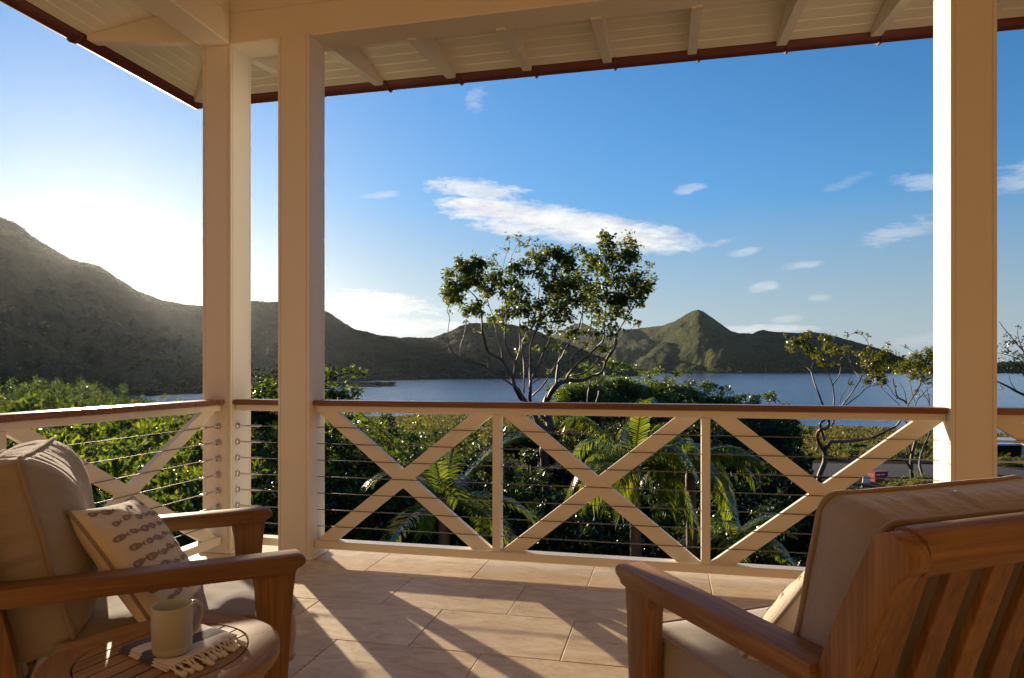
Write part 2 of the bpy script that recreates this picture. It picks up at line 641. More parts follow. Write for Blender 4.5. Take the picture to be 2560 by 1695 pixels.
X0, X1, Y0, Y1 = -2.96, 5.2, -1.05, 3.97
bm = bmesh.new()
b_box(bm, (X0 + .01, Y0, -0.30), (X1, Y1 - .01, -0.004))
floor = obj('floor', bm, MAT['grout'], kind='structure')
tile_cache = {}
rr = random.Random(3)
for row in range(12):
    ya, yb = 3.52 - 0.44 * row, 3.96 - 0.44 * row
    ya = max(ya, Y0)
    if yb - ya < 0.05:
        continue
    x = -0.41 if row % 2 == 0 else -0.7276
    while x > X0:
        x -= 0.63
    while x < X1:
        xa, xb = max(x, X0), min(x + 0.63, X1)
        x += 0.63
        if xb - xa < 0.03:
            continue
        key = (round(xb - xa, 3), round(yb - ya, 3))
        if key not in tile_cache:
            bm = bmesh.new()
            b_box(bm, (-key[0] / 2 + .0017, -key[1] / 2 + .0017, -0.02), (key[0] / 2 - .0017, key[1] / 2 - .0017, 0), 0.0022)
            me = bpy.data.meshes.new('tile')
            bm.to_mesh(me)
            bm.free()
            me.materials.append(MAT['tile'])
            tile_cache[key] = me
        o = bpy.data.objects.new('tile', tile_cache[key])
        C.objects.link(o)
        o.parent = floor
        o.location = ((xa + xb) / 2, (ya + yb) / 2, rr.uniform(-.0004, .0006))
        o.rotation_euler = (rr.uniform(-.0012, .0012), rr.uniform(-.0012, .0012), rr.uniform(-.0015, .0015))

# unseen house wall behind the veranda, coloured for warm bounce, and an added side wall
house = thing('house', 'ochre rendered house wall enclosing the back of the veranda', 'house', (0, 0, 0))
bm = bmesh.new()
b_box(bm, (-6.5, -1.35, -4.9), (5.6, -1.052, 4.2))
obj('wall', bm, MAT['wall'], house)
bm = bmesh.new()
b_box(bm, (5.203, -1.049, -4.9), (5.5, 4.6, 4.2))  # unseen side wall, added to keep blue sky light off the columns
obj('wall', bm, MAT['wall'], house)
bm = bmesh.new()
b_box(bm, (X0 + .15, -1.049, -4.9), (5.2, Y1 - .2, -0.303))
obj('foundation', bm, MAT['wall'], house)


def column_poly(w_, d_):
    """square section with a fine reveal either side of every corner"""
    g, s, t = 0.005, 0.017, 0.004
    q = []
    hx, hy = w_ / 2, d_ / 2
    for (sx, sy, flip) in ((1, -1, 0), (1, 1, 1), (-1, 1, 0), (-1, -1, 1)):
        a = [(hx - s - g, hy), (hx - s - g, hy - t), (hx - s, hy - t), (hx - s, hy), (hx - .002, hy), (hx, hy - .002),
             (hx, hy - s), (hx - t, hy - s), (hx - t, hy - s - g), (hx, hy - s - g)]
        a = [(sx * x_, sy * y_) for x_, y_ in a]
        if flip:
            a = a[::-1]
        q += a
    return q


BEAM_Z = 3.142


def column(cx, cy, label, dx=0.2, dy=0.2):
    t = thing('column', label, 'column', (cx, cy, 0), 0, 'columns of the veranda')
    bm = bmesh.new()
    b_prism(bm, column_poly(dx, dy), 0.014, BEAM_Z)
    obj('shaft', bm, MAT['paint'], t)
    bm = bmesh.new()
    b_box(bm, (-dx / 2 - .022, -dy / 2 - .022, 0.0008), (dx / 2 + .022, dy / 2 + .022, 0.016), 0.004)
    obj('base_plate', bm, MAT['paint'], t)
    return t


column(-2.73, 3.83, 'cream square column at the corner where the two railings meet', .20, .21)
column(-2.19, 3.80, 'cream square column next to the corner column, right of the short cable panel', .208, .19)
column(1.445, 3.83, 'tall cream square column with one sunlit side, standing behind the slatted chair back', .20, .225)

# ---- roof over the veranda: beams, boarded soffit, tapered rafter tails, gutter
roof = thing('veranda_roof', 'cream boarded veranda roof with rafters and a copper gutter overhead', 'roof', (0, 0, 0))


def rpart(name, bm, m, parent=None):
    return obj(name, bm, m, parent or roof)


bm = bmesh.new()
b_box(bm, (-2.832, 3.722, BEAM_Z), (5.2, 3.922, 3.335), 0.006)
rpart('beam', bm, MAT['paint'])
bm = bmesh.new()
b_box(bm, (-2.832, -1.049, BEAM_Z + .001), (-2.632, 3.7195, 3.334), 0.006)
rpart('beam', bm, MAT['paint'])
bm = bmesh.new()
b_box(bm, (-2.829, 3.729, 3.3365), (5.2, 3.919, 3.62), 0.003)
rpart('beam_cap', bm, MAT['paint'])
bm = bmesh.new()
b_box(bm, (-2.829, -1.049, 3.3365), (-2.639, 3.727, 3.619), 0.003)
rpart('beam_cap', bm, MAT['paint'])
bm = bmesh.new()
b_box(bm, (-2.63, -1.049, 3.54), (5.2, 3.72, 3.60))
rpart('ceiling', bm, MAT['soffit'])

E_OUT = 4.70          # front eave line (Y); the left eave line is X = -(E_OUT - 1.09)
OFF = 1.09            # Y - |X| on the hip line
SLOPE, Z_EDGE = 0.12, 3.262


def soffit_z(y):
    return Z_EDGE + SLOPE * (E_OUT - y)


def fr(yv, xv, z, side):
    """front side: (xv, yv); left side: mirrored over the hip diagonal"""
    return (xv, yv, z) if side == 0 else (-(yv - OFF), -xv + OFF if False else (-(xv) + OFF), z)


# on the left side, "along" runs towards the house: along a -> Y = OFF - a ... a measured like X on the front
def P2(side, y, x, z):
    if side == 0:
        return Vector((x, y, z))
    # mirror in the vertical plane through the hip: X' = OFF - y ; Y' = OFF - x
    return Vector((OFF - y, OFF - x, z))


BW = 0.102
for side in (0, 1):
    far = 5.2 if side == 0 else OFF + 1.04
    k = 0
    y = E_OUT
    while y > 3.93:
        ya, yb = max(y - BW + 0.004, 3.905), y
        za, zb = soffit_z(ya), soffit_z(yb)
        bm = bmesh.new()
        xa, xb = OFF - ya + .002, OFF - yb + .002
        ch = 0.005
        # small V groove between neighbouring boards
        sec = [(ya, 0.018), (ya, ch), (ya + ch, 0), (yb - ch, 0), (yb, ch), (yb, 0.018)]
        A = [bm.verts.new(P2(side, yy, OFF - yy + .002, soffit_z(yy) + dz)) for yy, dz in sec]
        B = [bm.verts.new(P2(side, yy, far, soffit_z(yy) + dz)) for yy, dz in sec]
        bm.faces.new(A)
        bm.faces.new(B[::-1])
        for i in range(6):
            j = (i + 1) % 6
            bm.faces.new((A[i], B[i], B[j], A[j]))
        bmesh.ops.recalc_face_normals(bm, faces=bm.faces[:])
        rpart('soffit_board', bm, MAT['soffit'])
        y -= BW
    # sheathing and roof skin above the boards
    bm = bmesh.new()
    q = []
    for (yy, zz) in ((E_OUT + .03, 0.02), (3.85, 0.02), (3.85, 0.07), (E_OUT + .03, 0.06)):
        q.append((yy, soffit_z(yy) + zz))
    A = [bm.verts.new(P2(side, yy, OFF - yy, zz)) for yy, zz in q]
    B = [bm.verts.new(P2(side, yy, far, zz)) for yy, zz in q]
    bm.faces.new(A)
    bm.faces.new(B[::-1])
    for i in range(4):
        j = (i + 1) % 4
        bm.faces.new((A[i], B[i], B[j], A[j]))
    bmesh.ops.recalc_face_normals(bm, faces=bm.faces[:])
    rpart('roof_skin', bm, MAT['copper'])
    # half round gutter
    bm = bmesh.new()
    gy, gz, gr = E_OUT + 0.062, Z_EDGE + 0.02, 0.062
    prof = [(gy + gr * math.cos(a), gz + gr * math.sin(a)) for a in [math.pi + math.pi * i / 9 for i in range(10)]]
    prof += [(gy + (gr - .004) * math.cos(a), gz + (gr - .004) * math.sin(a)) for a in [2 * math.pi - math.pi * i / 9 for i in range(10)]]
    A = [bm.verts.new(P2(side, yy, OFF - yy, zz)) for yy, zz in prof]
    B = [bm.verts.new(P2(side, yy, far, zz)) for yy, zz in prof]
    n = len(prof)
    for i in range(n):
        j = (i + 1) % n
        bm.faces.new((A[i], B[i], B[j], A[j]))
    bm.faces.new(B[::-1])
    bmesh.ops.recalc_face_normals(bm, faces=bm.faces[:])
    gut = rpart('gutter', bm, MAT['copper'])
    # rafters with a bottom edge that tapers towards the tip
    if side == 0:
        pos = [-2.07 + 0.557 * i for i in range(-1, 13)]
    else:
        pos = [OFF - (3.66 - 0.557 * i) for i in range(0, 9)]
    for xp in pos:
        if xp - .03 < OFF - 4.55 and side == 0 and xp < -3.0:
            continue
        bm = bmesh.new()
        tip, root = E_OUT - 0.012, 3.90
        sec = [(tip, soffit_z(tip) - 0.001), (tip, soffit_z(tip) - 0.030), (tip - .02, soffit_z(tip) - 0.044),
               (root, soffit_z(root) - 0.225), (root, soffit_z(root) - 0.001)]
        A = [bm.verts.new(P2(side, yy, xp - .029, zz)) for yy, zz in sec]
        B = [bm.verts.new(P2(side, yy, xp + .029, zz)) for yy, zz in sec]
        bm.faces.new(A)
        bm.faces.new(B[::-1])
        for i in range(5):
            j = (i + 1) % 5
            bm.faces.new((A[i], B[i], B[j], A[j]))
        bmesh.ops.recalc_face_normals(bm, faces=bm.faces[:])
        rpart('rafter', bm, MAT['paint'])
        # gutter hanger under each rafter tip
        bm = bmesh.new()
        pr = [(gy + (gr + .006) * math.cos(a), gz + (gr + .006) * math.sin(a)) for a in [math.pi + math.pi * i / 9 for i in range(10)]]
        b_tube(bm, [P2(side, yy, xp + .045, zz) for yy, zz in pr], 0.009, 6)
        obj('gutter_hanger', bm, MAT['copper'], gut)
# hip rafter in the corner
bm = bmesh.new()
Mh = Matrix.Translation(Vector((-2.83, 3.92, 0))) @ Matrix.Rotation(R(135), 4, 'Z')
a0 = 1.06
sec = [(0.0, 3.15), (a0 - .03, 3.215), (a0, 3.235), (a0, 3.262), (0.0, 3.352)]
A = [bm.verts.new(Mh @ Vector((xx, -.035, zz))) for xx, zz in sec]
B = [bm.verts.new(Mh @ Vector((xx, .035, zz))) for xx, zz in sec]
bm.faces.new(A)
bm.faces.new(B[::-1])
for i in range(5):
    j = (i + 1) % 5
    bm.faces.new((A[i], B[i], B[j], A[j]))
bmesh.ops.recalc_face_normals(bm, faces=bm.faces[:])
rpart('hip_rafter', bm, MAT['paint'])


# ---- railings
def railing(label, loc, rz, L, posts, side, woodmat, fit0=False, fit1=False, braces=True, cat='railing'):
    """runs along local +x from 0 to L; side is the sign of local y that faces the chairs"""
    t = thing('railing', label, cat, loc, rz, 'railings round the veranda')
    bm = bmesh.new()
    b_box(bm, (0.001, -.062, .9185), (L - .001, .062, .950), 0.007, 2)
    obj('handrail', bm, woodmat, t)
    bm = bmesh.new()
    b_box(bm, (0.001, -.034, .880), (L - .001, .034, .918), 0.003)
    obj('top_rail', bm, MAT['paint'], t)
    bm = bmesh.new()
    b_box(bm, (0.001, -.038, .053), (L - .001, .038, .100), 0.003)
    obj('bottom_rail', bm, MAT['paint'], t)
    for p in posts:
        bm = bmesh.new()
        b_box(bm, (p - .0225, -.036, .1005), (p + .0225, .036, .8795), 0.002)
        obj('post', bm, MAT['paint'], t)
    ends = [0.0] + list(posts) + [L]
    if braces:
        for i, (a, b) in enumerate(zip(ends, ends[1:])):
            a2 = a + (.0228 if i else .001)
            b2 = b - (.0228 if i < len(ends) - 2 else .001)
            wh = 0.132
            zt, zb = .8797, .1003
            for s_, th in ((0, .0165), (1, .0159)):
                if s_ == 0:
                    poly = [(a2, zt), (a2 + wh, zt), (b2, zb), (b2 - wh, zb)]
                else:
                    poly = [(b2, zt), (b2 - wh, zt), (a2, zb), (a2 + wh, zb)]
                bm = bmesh.new()
                yc = -side * 0.012
                A = [bm.verts.new((x_, yc - th, z_)) for x_, z_ in poly]
                B = [bm.verts.new((x_, yc + th, z_)) for x_, z_ in poly]
                bm.faces.new(A)
                bm.faces.new(B[::-1])
                for q in range(4):
                    r_ = (q + 1) % 4
                    bm.faces.new((A[q], B[q], B[r_], A[r_]))
                bmesh.ops.recalc_face_normals(bm, faces=bm.faces[:])
                obj('brace', bm, MAT['paint'], t)
    cab = fit = None
    for k in range(7):
        z = .785 - .1 * k
        y = side * 0.0125
        if cab is None:
            bm = bmesh.new()
            b_tube(bm, [(0.004 + L * i / 10 * .992, 0, -.0015 * math.sin(math.pi * i / 10)) for i in range(11)], 0.0027, 6)
            cab = smooth(obj('cable', bm, MAT['cable'], t))
            c = cab
        else:
            c = dup(cab, t)
        c.location = (0, y, z)
        for on, x_, sg in ((fit0, 0.0, 1), (fit1, L, -1)):
            if not on:
                continue
            if fit is None:
                bm = bmesh.new()
                Mx = Matrix.Rotation(R(90), 4, 'Y')
                b_lathe(bm, [(0, 0.001), (.0195, 0.0015), (.0195, .004), (.0175, .010), (.012, .014), (.0105, .013), (.0095, .008), (.0075, .008), (.0075, .017), (.005, .021), (.005, .10), (.0072, .102), (.0072, .165), (.003, .172), (0, .173)], 14, Mx)
                fit = smooth(obj('cable_fitting', bm, MAT['steel'], t), 35)
                f = fit
            else:
                f = dup(fit, t)
            f.location = (x_, y, z)
            if sg < 0:
                f.rotation_euler = (0, 0, math.pi)
    return t


railing('long cream railing with three crossed braced panels facing the water', (-2.084, 3.80, 0), 0, 3.427, (1.134, 2.282), -1, MAT['rail_wood_x'])
railing('narrow railing panel of bare cables between the two corner columns', (-2.628, 3.80, 0), 0, .332, (), -1, MAT['rail_wood_x'], True, False, False)
railing('cream railing on the left behind the chair with the mug, its handrail shining', (-2.73, 3.722, 0), R(-90), 4.75, (1.43, 2.86), 1, MAT['rail_wood_y'], True, False)
railing('piece of railing beyond the tall sunlit column, cut by the right edge of the picture', (1.547, 3.80, 0), 0, 3.65, (1.2, 2.4), -1, MAT['rail_wood_x'], True, False)
# ================================================================== land and water
WATER_Z = -9.0


def pw(x, pts):
    xs, ys = zip(*pts)
    return np.interp(x, xs, ys)


def vnoise(px, py, seed=0.0, octs=5, gain=0.5):
    """cheap fractal value noise on numpy arrays, about -1..1"""
    def hsh(ix, iy):
        h = np.sin(ix * 127.1 + iy * 311.7 + seed * 74.7) * 43758.5453
        return h - np.floor(h)
    tot = np.zeros_like(px, dtype=float)
    amp, norm = 1.0, 0.0
    for o in range(octs):
        ix, iy = np.floor(px), np.floor(py)
        fx, fy = px - ix, py - iy
        fx, fy = fx * fx * (3 - 2 * fx), fy * fy * (3 - 2 * fy)
        v = (hsh(ix, iy) * (1 - fx) + hsh(ix + 1, iy) * fx) * (1 - fy) + (hsh(ix, iy + 1) * (1 - fx) + hsh(ix + 1, iy + 1) * fx) * fy
        tot += amp * (v * 2 - 1)
        norm += amp
        amp *= gain
        px, py = px * 2.03 + 11.3, py * 2.03 + 5.7
    return tot / norm


def to_world(X, D, Z):
    """bearing X (array) and distance D -> world xyz"""
    u = (X - CX) / FPX
    wx = FWD.x * D + RGT.x * u * D
    wy = FWD.y * D + RGT.y * u * D
    return np.stack([wx, wy, Z], -1)


def grid_mesh(name, X, D, Z):
    n, m = X.shape
    v = to_world(X, D, Z).reshape(-1, 3)
    i = np.arange(n - 1)[:, None] * m + np.arange(m - 1)[None, :]
    f = np.stack([i, i + m, i + m + 1, i + 1], -1).reshape(-1, 4)
    return mesh_np(name, v, f, True)


def hill(name, x0, x1, nx, shore, ridge, dridge, back, spur, seed, mat, nd=150, base_pow=1.25, rough=1.0, relief=0.15, spur_line=None):
    """a hill rising from its shoreline to a skyline, then falling away behind"""
    xs = np.linspace(x0, x1, nx)
    ts = np.concatenate([np.linspace(-0.06, 1, nd), 1 + np.linspace(0.02, 1, 26) ** 1.4 * back])
    X, T = np.meshgrid(xs, ts, indexing='ij')
    ds, dr = pw(X, shore), pw(X, dridge)
    D = ds + (dr - ds) * T
    zr = EYE + (HY - pw(X, ridge)) / FPX * dr
    rise = np.where(T < 1, np.clip(T, 0, 1) ** base_pow * (1 - 0.10 * np.sin(np.clip(T, 0, 1) * math.pi)), 1 - (np.clip(T - 1, 0, back) / back) ** 1.3 * 1.05)
    if spur_line is not None:
        # a spur comes down from the summit towards the shore; the land on its left stays low for longer
        tc_ = np.clip(T, 0, 1)
        xb = spur_line[0] + (spur_line[1] - spur_line[0]) * tc_ ** 0.8
        f = np.clip((X - xb) / spur_line[2] + 0.5, 0, 1)
        f = f * f * (3 - 2 * f)
        low = tc_ ** 3.0 * 0.92 + 0.08 * tc_
        rise = np.where(T < 1, low * (1 - f) + tc_ ** 0.95 * f, rise)
    W = to_world(X, D, np.zeros_like(X))
    wx, wy = W[..., 0] / spur, W[..., 1] / spur
    lat = (X - CX) / FPX * dr / spur
    rn = 1 - np.abs(vnoise(lat * 1.6 + 0.45 * vnoise(wx * 1.5, wy * 1.5, seed + 9, 3) + 0.7 * T, T * 0.9, seed, 4, 0.5)) * 2.2
    fine = vnoise(wx * 9, wy * 9, seed + 3, 4, 0.6)
    mask = np.clip(np.sin(np.clip(T, 0, 1) * math.pi), 0, 1) ** 0.7
    H = zr - WATER_Z
    z = WATER_Z + H * rise + mask * H * relief * (rn - 0.45) + fine * rough * np.clip(T * 14, 0.1, 1) * 2.6 + mask * H * 0.085 * vnoise(lat * 7 + T, T * 5, seed + 5, 4, 0.55)
    z = np.where(T < 0, WATER_Z + T * 60, z)
    z = np.where((T >= 0) & (T < 0.05), np.maximum(z, WATER_Z + 0.5 + T * 10), z)
    return obj(name, grid_mesh(name, X, D, z), mat, kind='structure'), (X, D, z, T)


def m_hill(name, dark, mid, dry, sc=1.0, rock=(0.13, 0.10, 0.075), rocky=0.0):
    k = NT(name)
    v = k.coords()
    n1 = k.noise(v, 0.020 * sc, 6, 0.68, 0.5)
    n2 = k.noise(v, 0.13 * sc, 5, 0.7)
    n3 = k.noise(v, 0.006 * sc, 4, 0.55)
    vo = k.n('ShaderNodeTexVoronoi', {'Vector': v, 'Scale': 0.11 * sc, 'Randomness': 1.0})
    tree = k.math('SUBTRACT', 1.0, vo.outputs['Distance'], True)
    c = k.ramp(k.math('ADD', k.math('MULTIPLY', n1, 0.6), k.math('MULTIPLY', n2, 0.4)), [(0.34, dark), (0.50, mid), (0.66, dry)])
    c = k.mix(k.math('MULTIPLY', k.math('SUBTRACT', n3, 0.5, True), 3.0, True), c, dry)
    c = k.mix(k.math('MULTIPLY', k.math('SUBTRACT', k.noise(v, 0.011 * sc, 5, 0.6), 0.47, True), 4.0, True), c, dark)
    if rocky:
        r = k.math('MULTIPLY', k.math('SUBTRACT', k.noise(v, 0.03 * sc, 6, 0.75, 1.0), 0.60, True), rocky * 6, True)
        c = k.mix(r, c, rock)
    h = k.math('ADD', n2, k.math('MULTIPLY', tree, 0.9))
    return k.done(k.bsdf(c, 0.95, k.bump(h, 1.0, 4.5 / sc), 0.03))


MAT['hill_near'] = m_hill('hill_scrub', (0.012, 0.019, 0.009), (0.026, 0.037, 0.014), (0.055, 0.060, 0.024))
MAT['hill_peak'] = m_hill('peak_grass', (0.020, 0.030, 0.011), (0.048, 0.060, 0.020), (0.12, 0.125, 0.042), 0.6, rocky=0.5)
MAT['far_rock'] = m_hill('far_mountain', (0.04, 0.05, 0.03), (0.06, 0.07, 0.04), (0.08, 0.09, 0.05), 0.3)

shoreL = [(-900, 200), (0, 236), (375, 256), (512, 280), (640, 300), (690, 330), (720, 470), (800, 540), (944, 577), (1100, 648), (1273, 692), (1400, 760), (1600, 900)]
ridgeL = [(-900, 600), (-500, 520), (-200, 500), (-60, 522), (0, 541), (43, 562), (80, 588), (124, 614), (178, 648), (249, 666), (300, 700), (357, 735), (410, 752), (454, 762), (513, 765),
          (545, 758), (590, 754), (640, 754), (692, 756), (750, 763), (808, 775), (850, 800), (886, 822), (940, 836), (995, 843), (1040, 844), (1081, 843), (1119, 832), (1150, 815), (1178, 809), (1215, 806),
          (1254, 808), (1295, 814), (1330, 824), (1400, 850), (1480, 884), (1540, 906), (1600, 935)]
dridgeL = [(-900, 760), (0, 820), (400, 900), (800, 960), (1000, 1080), (1200, 1120), (1400, 1200), (1600, 1300)]
hillL, gridL = hill('hills', -900, 1600, 560, shoreL, ridgeL, dridgeL, 0.9, 150.0, 2.0, MAT['hill_near'], 170, 1.35)

shoreR = [(1380, 1420), (1480, 1480), (1700, 1573), (2400, 1600), (3300, 1500)]
ridgeR = [(1380, 905), (1430, 868), (1480, 848), (1508, 843), (1557, 824), (1590, 822), (1621, 818), (1655, 814), (1686, 803), (1705, 792), (1719, 784), (1735, 776), (1746, 773), (1758, 778), (1773, 788), (1800, 808), (1827, 827), (1850, 834),
          (1881, 834), (1895, 827), (1908, 824), (1922, 827), (1935, 829), (1978, 831), (2000, 834), (2022, 830), (2060, 833), (2097, 843), (2135, 853), (2173, 865), (2210, 876), (2249, 892), (2285, 905), (2320, 909),
          (2400, 906), (2480, 908), (2560, 903), (2700, 905), (2900, 900), (3300, 912)]
dridgeR = [(1380, 2900), (1600, 2850), (1690, 2500), (1746, 2200), (2100, 2050), (2249, 1850), (2400, 1800), (3300, 1750)]
hillR, gridR = hill('peaked_hill', 1380, 3300, 460, shoreR, ridgeR, dridgeR, 0.8, 300.0, 5.0, MAT['hill_peak'], 170, 1.3, 1.0, 0.36, (1470, 1745, 90))

ridgeF = [(1180, 930), (1300, 880), (1380, 838), (1430, 812), (1456, 806), (1480, 818), (1520, 842), (1570, 868), (1650, 905), (1720, 928)]
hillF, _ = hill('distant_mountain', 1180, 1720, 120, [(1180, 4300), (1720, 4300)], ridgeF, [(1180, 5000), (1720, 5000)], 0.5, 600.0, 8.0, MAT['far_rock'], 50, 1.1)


# low grassy spit running out into the water
def spit():
    n, m = 90, 26
    s = np.linspace(0, 1, n)
    t = np.linspace(0, 1, m)
    Sg, Tg = np.meshgrid(s, t, indexing='ij')
    X = 640 + (1003 - 640) * Sg
    near = pw(X, [(640, 300), (700, 338), (808, 360), (900, 376), (960, 392), (1003, 404)])
    farr = pw(X, [(640, 520), (720, 520), (808, 510), (880, 470), (930, 440), (970, 418), (1003, 406)])
    D = near + (farr - near) * Tg
    W = to_world(X, D, X * 0)
    hump = np.sin(np.clip(Tg, 0, 1) * math.pi) ** 0.35
    z = WATER_Z - 0.25 + hump * (2.0 * (1 - Sg ** 4) + 0.25) * (1 + 0.3 * vnoise(W[..., 0] / 14, W[..., 1] / 14, 4, 4))
    return obj('spit', grid_mesh('spit', X, D, z), MAT['spit'], kind='structure')


MAT['spit'] = m_hill('spit_grass', (0.05, 0.05, 0.02), (0.13, 0.115, 0.05), (0.24, 0.19, 0.095), 2.5)
spit()


def m_ground():
    k = NT('ground')
    v = k.coords()
    geo = k.n('ShaderNodeNewGeometry')
    n1 = k.noise(v, 0.22, 6, 0.65, 0.4)
    n2 = k.noise(v, 2.6, 5, 0.7)
    soil = k.ramp(n2, [(0.35, (0.030, 0.020, 0.012)), (0.65, (0.075, 0.052, 0.032))])
    grass = k.ramp(k.math('ADD', k.math('MULTIPLY', n1, 0.6), k.math('MULTIPLY', n2, 0.4)), [(0.35, (0.060, 0.075, 0.018)), (0.52, (0.12, 0.135, 0.034)), (0.68, (0.19, 0.175, 0.060))])
    at = k.n('ShaderNodeAttribute', attribute_name='lawn')
    f = k.math('ADD', k.math('MULTIPLY', k.math('SUBTRACT', n1, 0.5), 1.2), at.outputs['Fac'], True)
    c = k.mix(f, soil, grass)
    return k.done(k.bsdf(c, 0.95, k.bump(k.math('ADD', n1, n2), 0.7, 0.15), 0.05))


MAT['ground'] = m_ground()
near_shore = [(-1500, 270), (200, 262), (340, 250), (375, 215), (430, 170), (560, 146), (640, 142), (966, 138), (1080, 148), (1300, 140), (1600, 126), (1990, 118), (2200, 112), (2560, 100), (3000, 95), (4300, 90)]


def ground_z(X, D):
    ds = pw(X, near_shore)
    t = np.clip((D - 20) / (ds - 20), 0, 1.2)
    z = -4.9 + (WATER_Z + 0.45 + 4.9) * np.clip(t, 0, 1) ** 0.75
    z = np.where(t > 0.985, z - (t - 0.985) * 60, z)
    return z


def gz(x, d):
    return float(ground_z(np.array([float(x)]), np.array([float(d)]))[0])


xs = np.concatenate([np.linspace(-1500, -100, 30), np.linspace(-80, 2700, 230), np.linspace(2760, 4300, 24)])
tt = np.concatenate([np.linspace(0, 0.9, 110) ** 1.5, np.linspace(0.87, 1.04, 50)])
Xg, Tg = np.meshgrid(xs, tt, indexing='ij')
Dg = 3.0 + (pw(Xg, near_shore) - 3.0) * Tg
Zg = ground_z(Xg, Dg)
Wg = to_world(Xg, Dg, Zg)
Zg = Zg + 0.16 * vnoise(Wg[..., 0] / 3.5, Wg[..., 1] / 3.5, 1.0, 4) * np.clip((1 - Tg) * 8, 0.3, 1)
ground = obj('ground', grid_mesh('ground', Xg, Dg, Zg), MAT['ground'], kind='structure')
at = ground.data.attributes.new('lawn', 'FLOAT', 'POINT')
lawn = np.clip((Dg - 58) / 22, 0, 1) * 1.0 - 0.15
at.data.foreach_set('value', lawn.ravel().astype(np.float32))
# land under and behind the house
bm = bmesh.new()
b_box(bm, (-120, -90, -6.2), (90, 2.6, -4.94))
obj('yard', bm, MAT['ground'], kind='structure')


def m_water():
    k = NT('water')
    v = k.coords()
    wa = k.n('ShaderNodeMapping', {0: v, 'Scale': (0.55, 1.5, 1), 'Rotation': (0, 0, 0.35)}).outputs[0]
    n1 = k.noise(wa, 0.9, 5, 0.6, 0.4)
    n2 = k.noise(wa, 0.11, 4, 0.55)
    n3 = k.noise(v, 0.012, 3, 0.5)
    h = k.math('ADD', k.math('MULTIPLY', n1, 0.8), k.math('MULTIPLY', n2, 1.6))
    st = k.math('ADD', 0.20, k.math('MULTIPLY', n3, 0.30))
    b = k.n('ShaderNodeBump', {'Height': h, 'Strength': st, 'Distance': 0.5}).outputs[0]
    return k.done(k.bsdf((0.025, 0.125, 0.32), 0.12, b, 0.5, **{'IOR': 1.33}))


MAT['water'] = m_water()
bm = bmesh.new()
bmesh.ops.create_grid(bm, x_segments=2, y_segments=2, size=9000)
o = obj('water', bm, MAT['water'], kind='structure')
o.location = (0, 6000, WATER_Z)


# scrub scattered over the hills: small leafy mounds, one mass per hill
def mound_protos(n, seed):
    r = np.random.default_rng(seed)
    out = []
    for i in range(n):
        m = 26
        a = r.uniform(0, 2 * math.pi, m)
        zz = r.uniform(0.0, 1.0, m)
        rad = np.sqrt(np.clip(1 - zz ** 2, 0.05, 1)) * r.uniform(0.75, 1.1, m)
        c = np.stack([rad * np.cos(a), rad * np.sin(a), zz * r.uniform(.8, 1.1, m)], -1)
        ax = r.normal(size=(m, 3))
        ax /= np.linalg.norm(ax, axis=1, keepdims=True)
        bx = np.cross(ax, r.normal(size=(m, 3)))
        bx /= np.linalg.norm(bx, axis=1, keepdims=True)
        s = r.uniform(.35, .65, m)[:, None]
        v = np.stack([c + ax * s, c + bx * s, c - (ax + bx) * s * .8], 1).reshape(-1, 3)
        out.append(v)
    return out


def scatter(name, pts, sizes, mat, seed=0):
    r = np.random.default_rng(seed)
    pr = mound_protos(6, seed + 1)
    V = []
    for p, s in zip(pts, sizes):
        q = pr[r.integers(6)]
        a = r.uniform(0, 6.283)
        ca, sa = math.cos(a) * s, math.sin(a) * s
        V.append(np.stack([q[:, 0] * ca - q[:, 1] * sa + p[0], q[:, 0] * sa + q[:, 1] * ca + p[1], q[:, 2] * s * r.uniform(.6, 1.0) + p[2] - 0.15 * s], -1))
    V = np.concatenate(V)
    F = np.arange(len(V)).reshape(-1, 3)
    return obj(name, mesh_np(name, V, F), mat, kind='stuff')


MAT['scrub'] = m_leaf('scrub', [(0.0, (0.020, 0.028, 0.010)), (0.5, (0.040, 0.052, 0.016)), (1.0, (0.075, 0.075, 0.025))], 0.05, 0.35, 0.6)
rs = np.random.default_rng(11)


def on_hill(grid, n, tlo, thi, xlo, xhi, pw_=1.0):
    X, D, Z, T = grid
    i = rs.integers(0, X.shape[0] - 1, n * 6)
    j = rs.integers(0, X.shape[1] - 1, n * 6)
    ok = (T[i, j] > tlo) & (T[i, j] < thi) & (X[i, j] > xlo) & (X[i, j] < xhi)
    i, j = i[ok][:n], j[ok][:n]
    a = rs.uniform(0, 1, len(i))
    b = rs.uniform(0, 1, len(i))

    def lerp(A):
        return A[i, j] * (1 - a) * (1 - b) + A[i + 1, j] * a * (1 - b) + A[i, j + 1] * (1 - a) * b + A[i + 1, j + 1] * a * b
    return to_world(lerp(X), lerp(D), lerp(Z))


p1 = np.concatenate([on_hill(gridL, 2600, 0.90, 1.03, -60, 1500), on_hill(gridL, 900, 0.03, 0.5, -60, 1500)])
p2 = on_hill(gridL, 2600, 0.005, 0.09, 300, 1420)
scatter('scrub', np.concatenate([p1, p2]), np.concatenate([rs.uniform(0.6, 1.7, len(p1)), rs.uniform(1.5, 3.0, len(p2))]), MAT['scrub'], 3)
p3 = on_hill(gridR, 2500, 0.02, 1.02, 1450, 2620)
p4 = on_hill(gridR, 1500, 0.0, 0.12, 1560, 2620)
scatter('scrub', np.concatenate([p3, p4]), np.concatenate([rs.uniform(1.0, 2.6, len(p3)), rs.uniform(2.5, 5.5, len(p4))]), MAT['scrub'], 5)
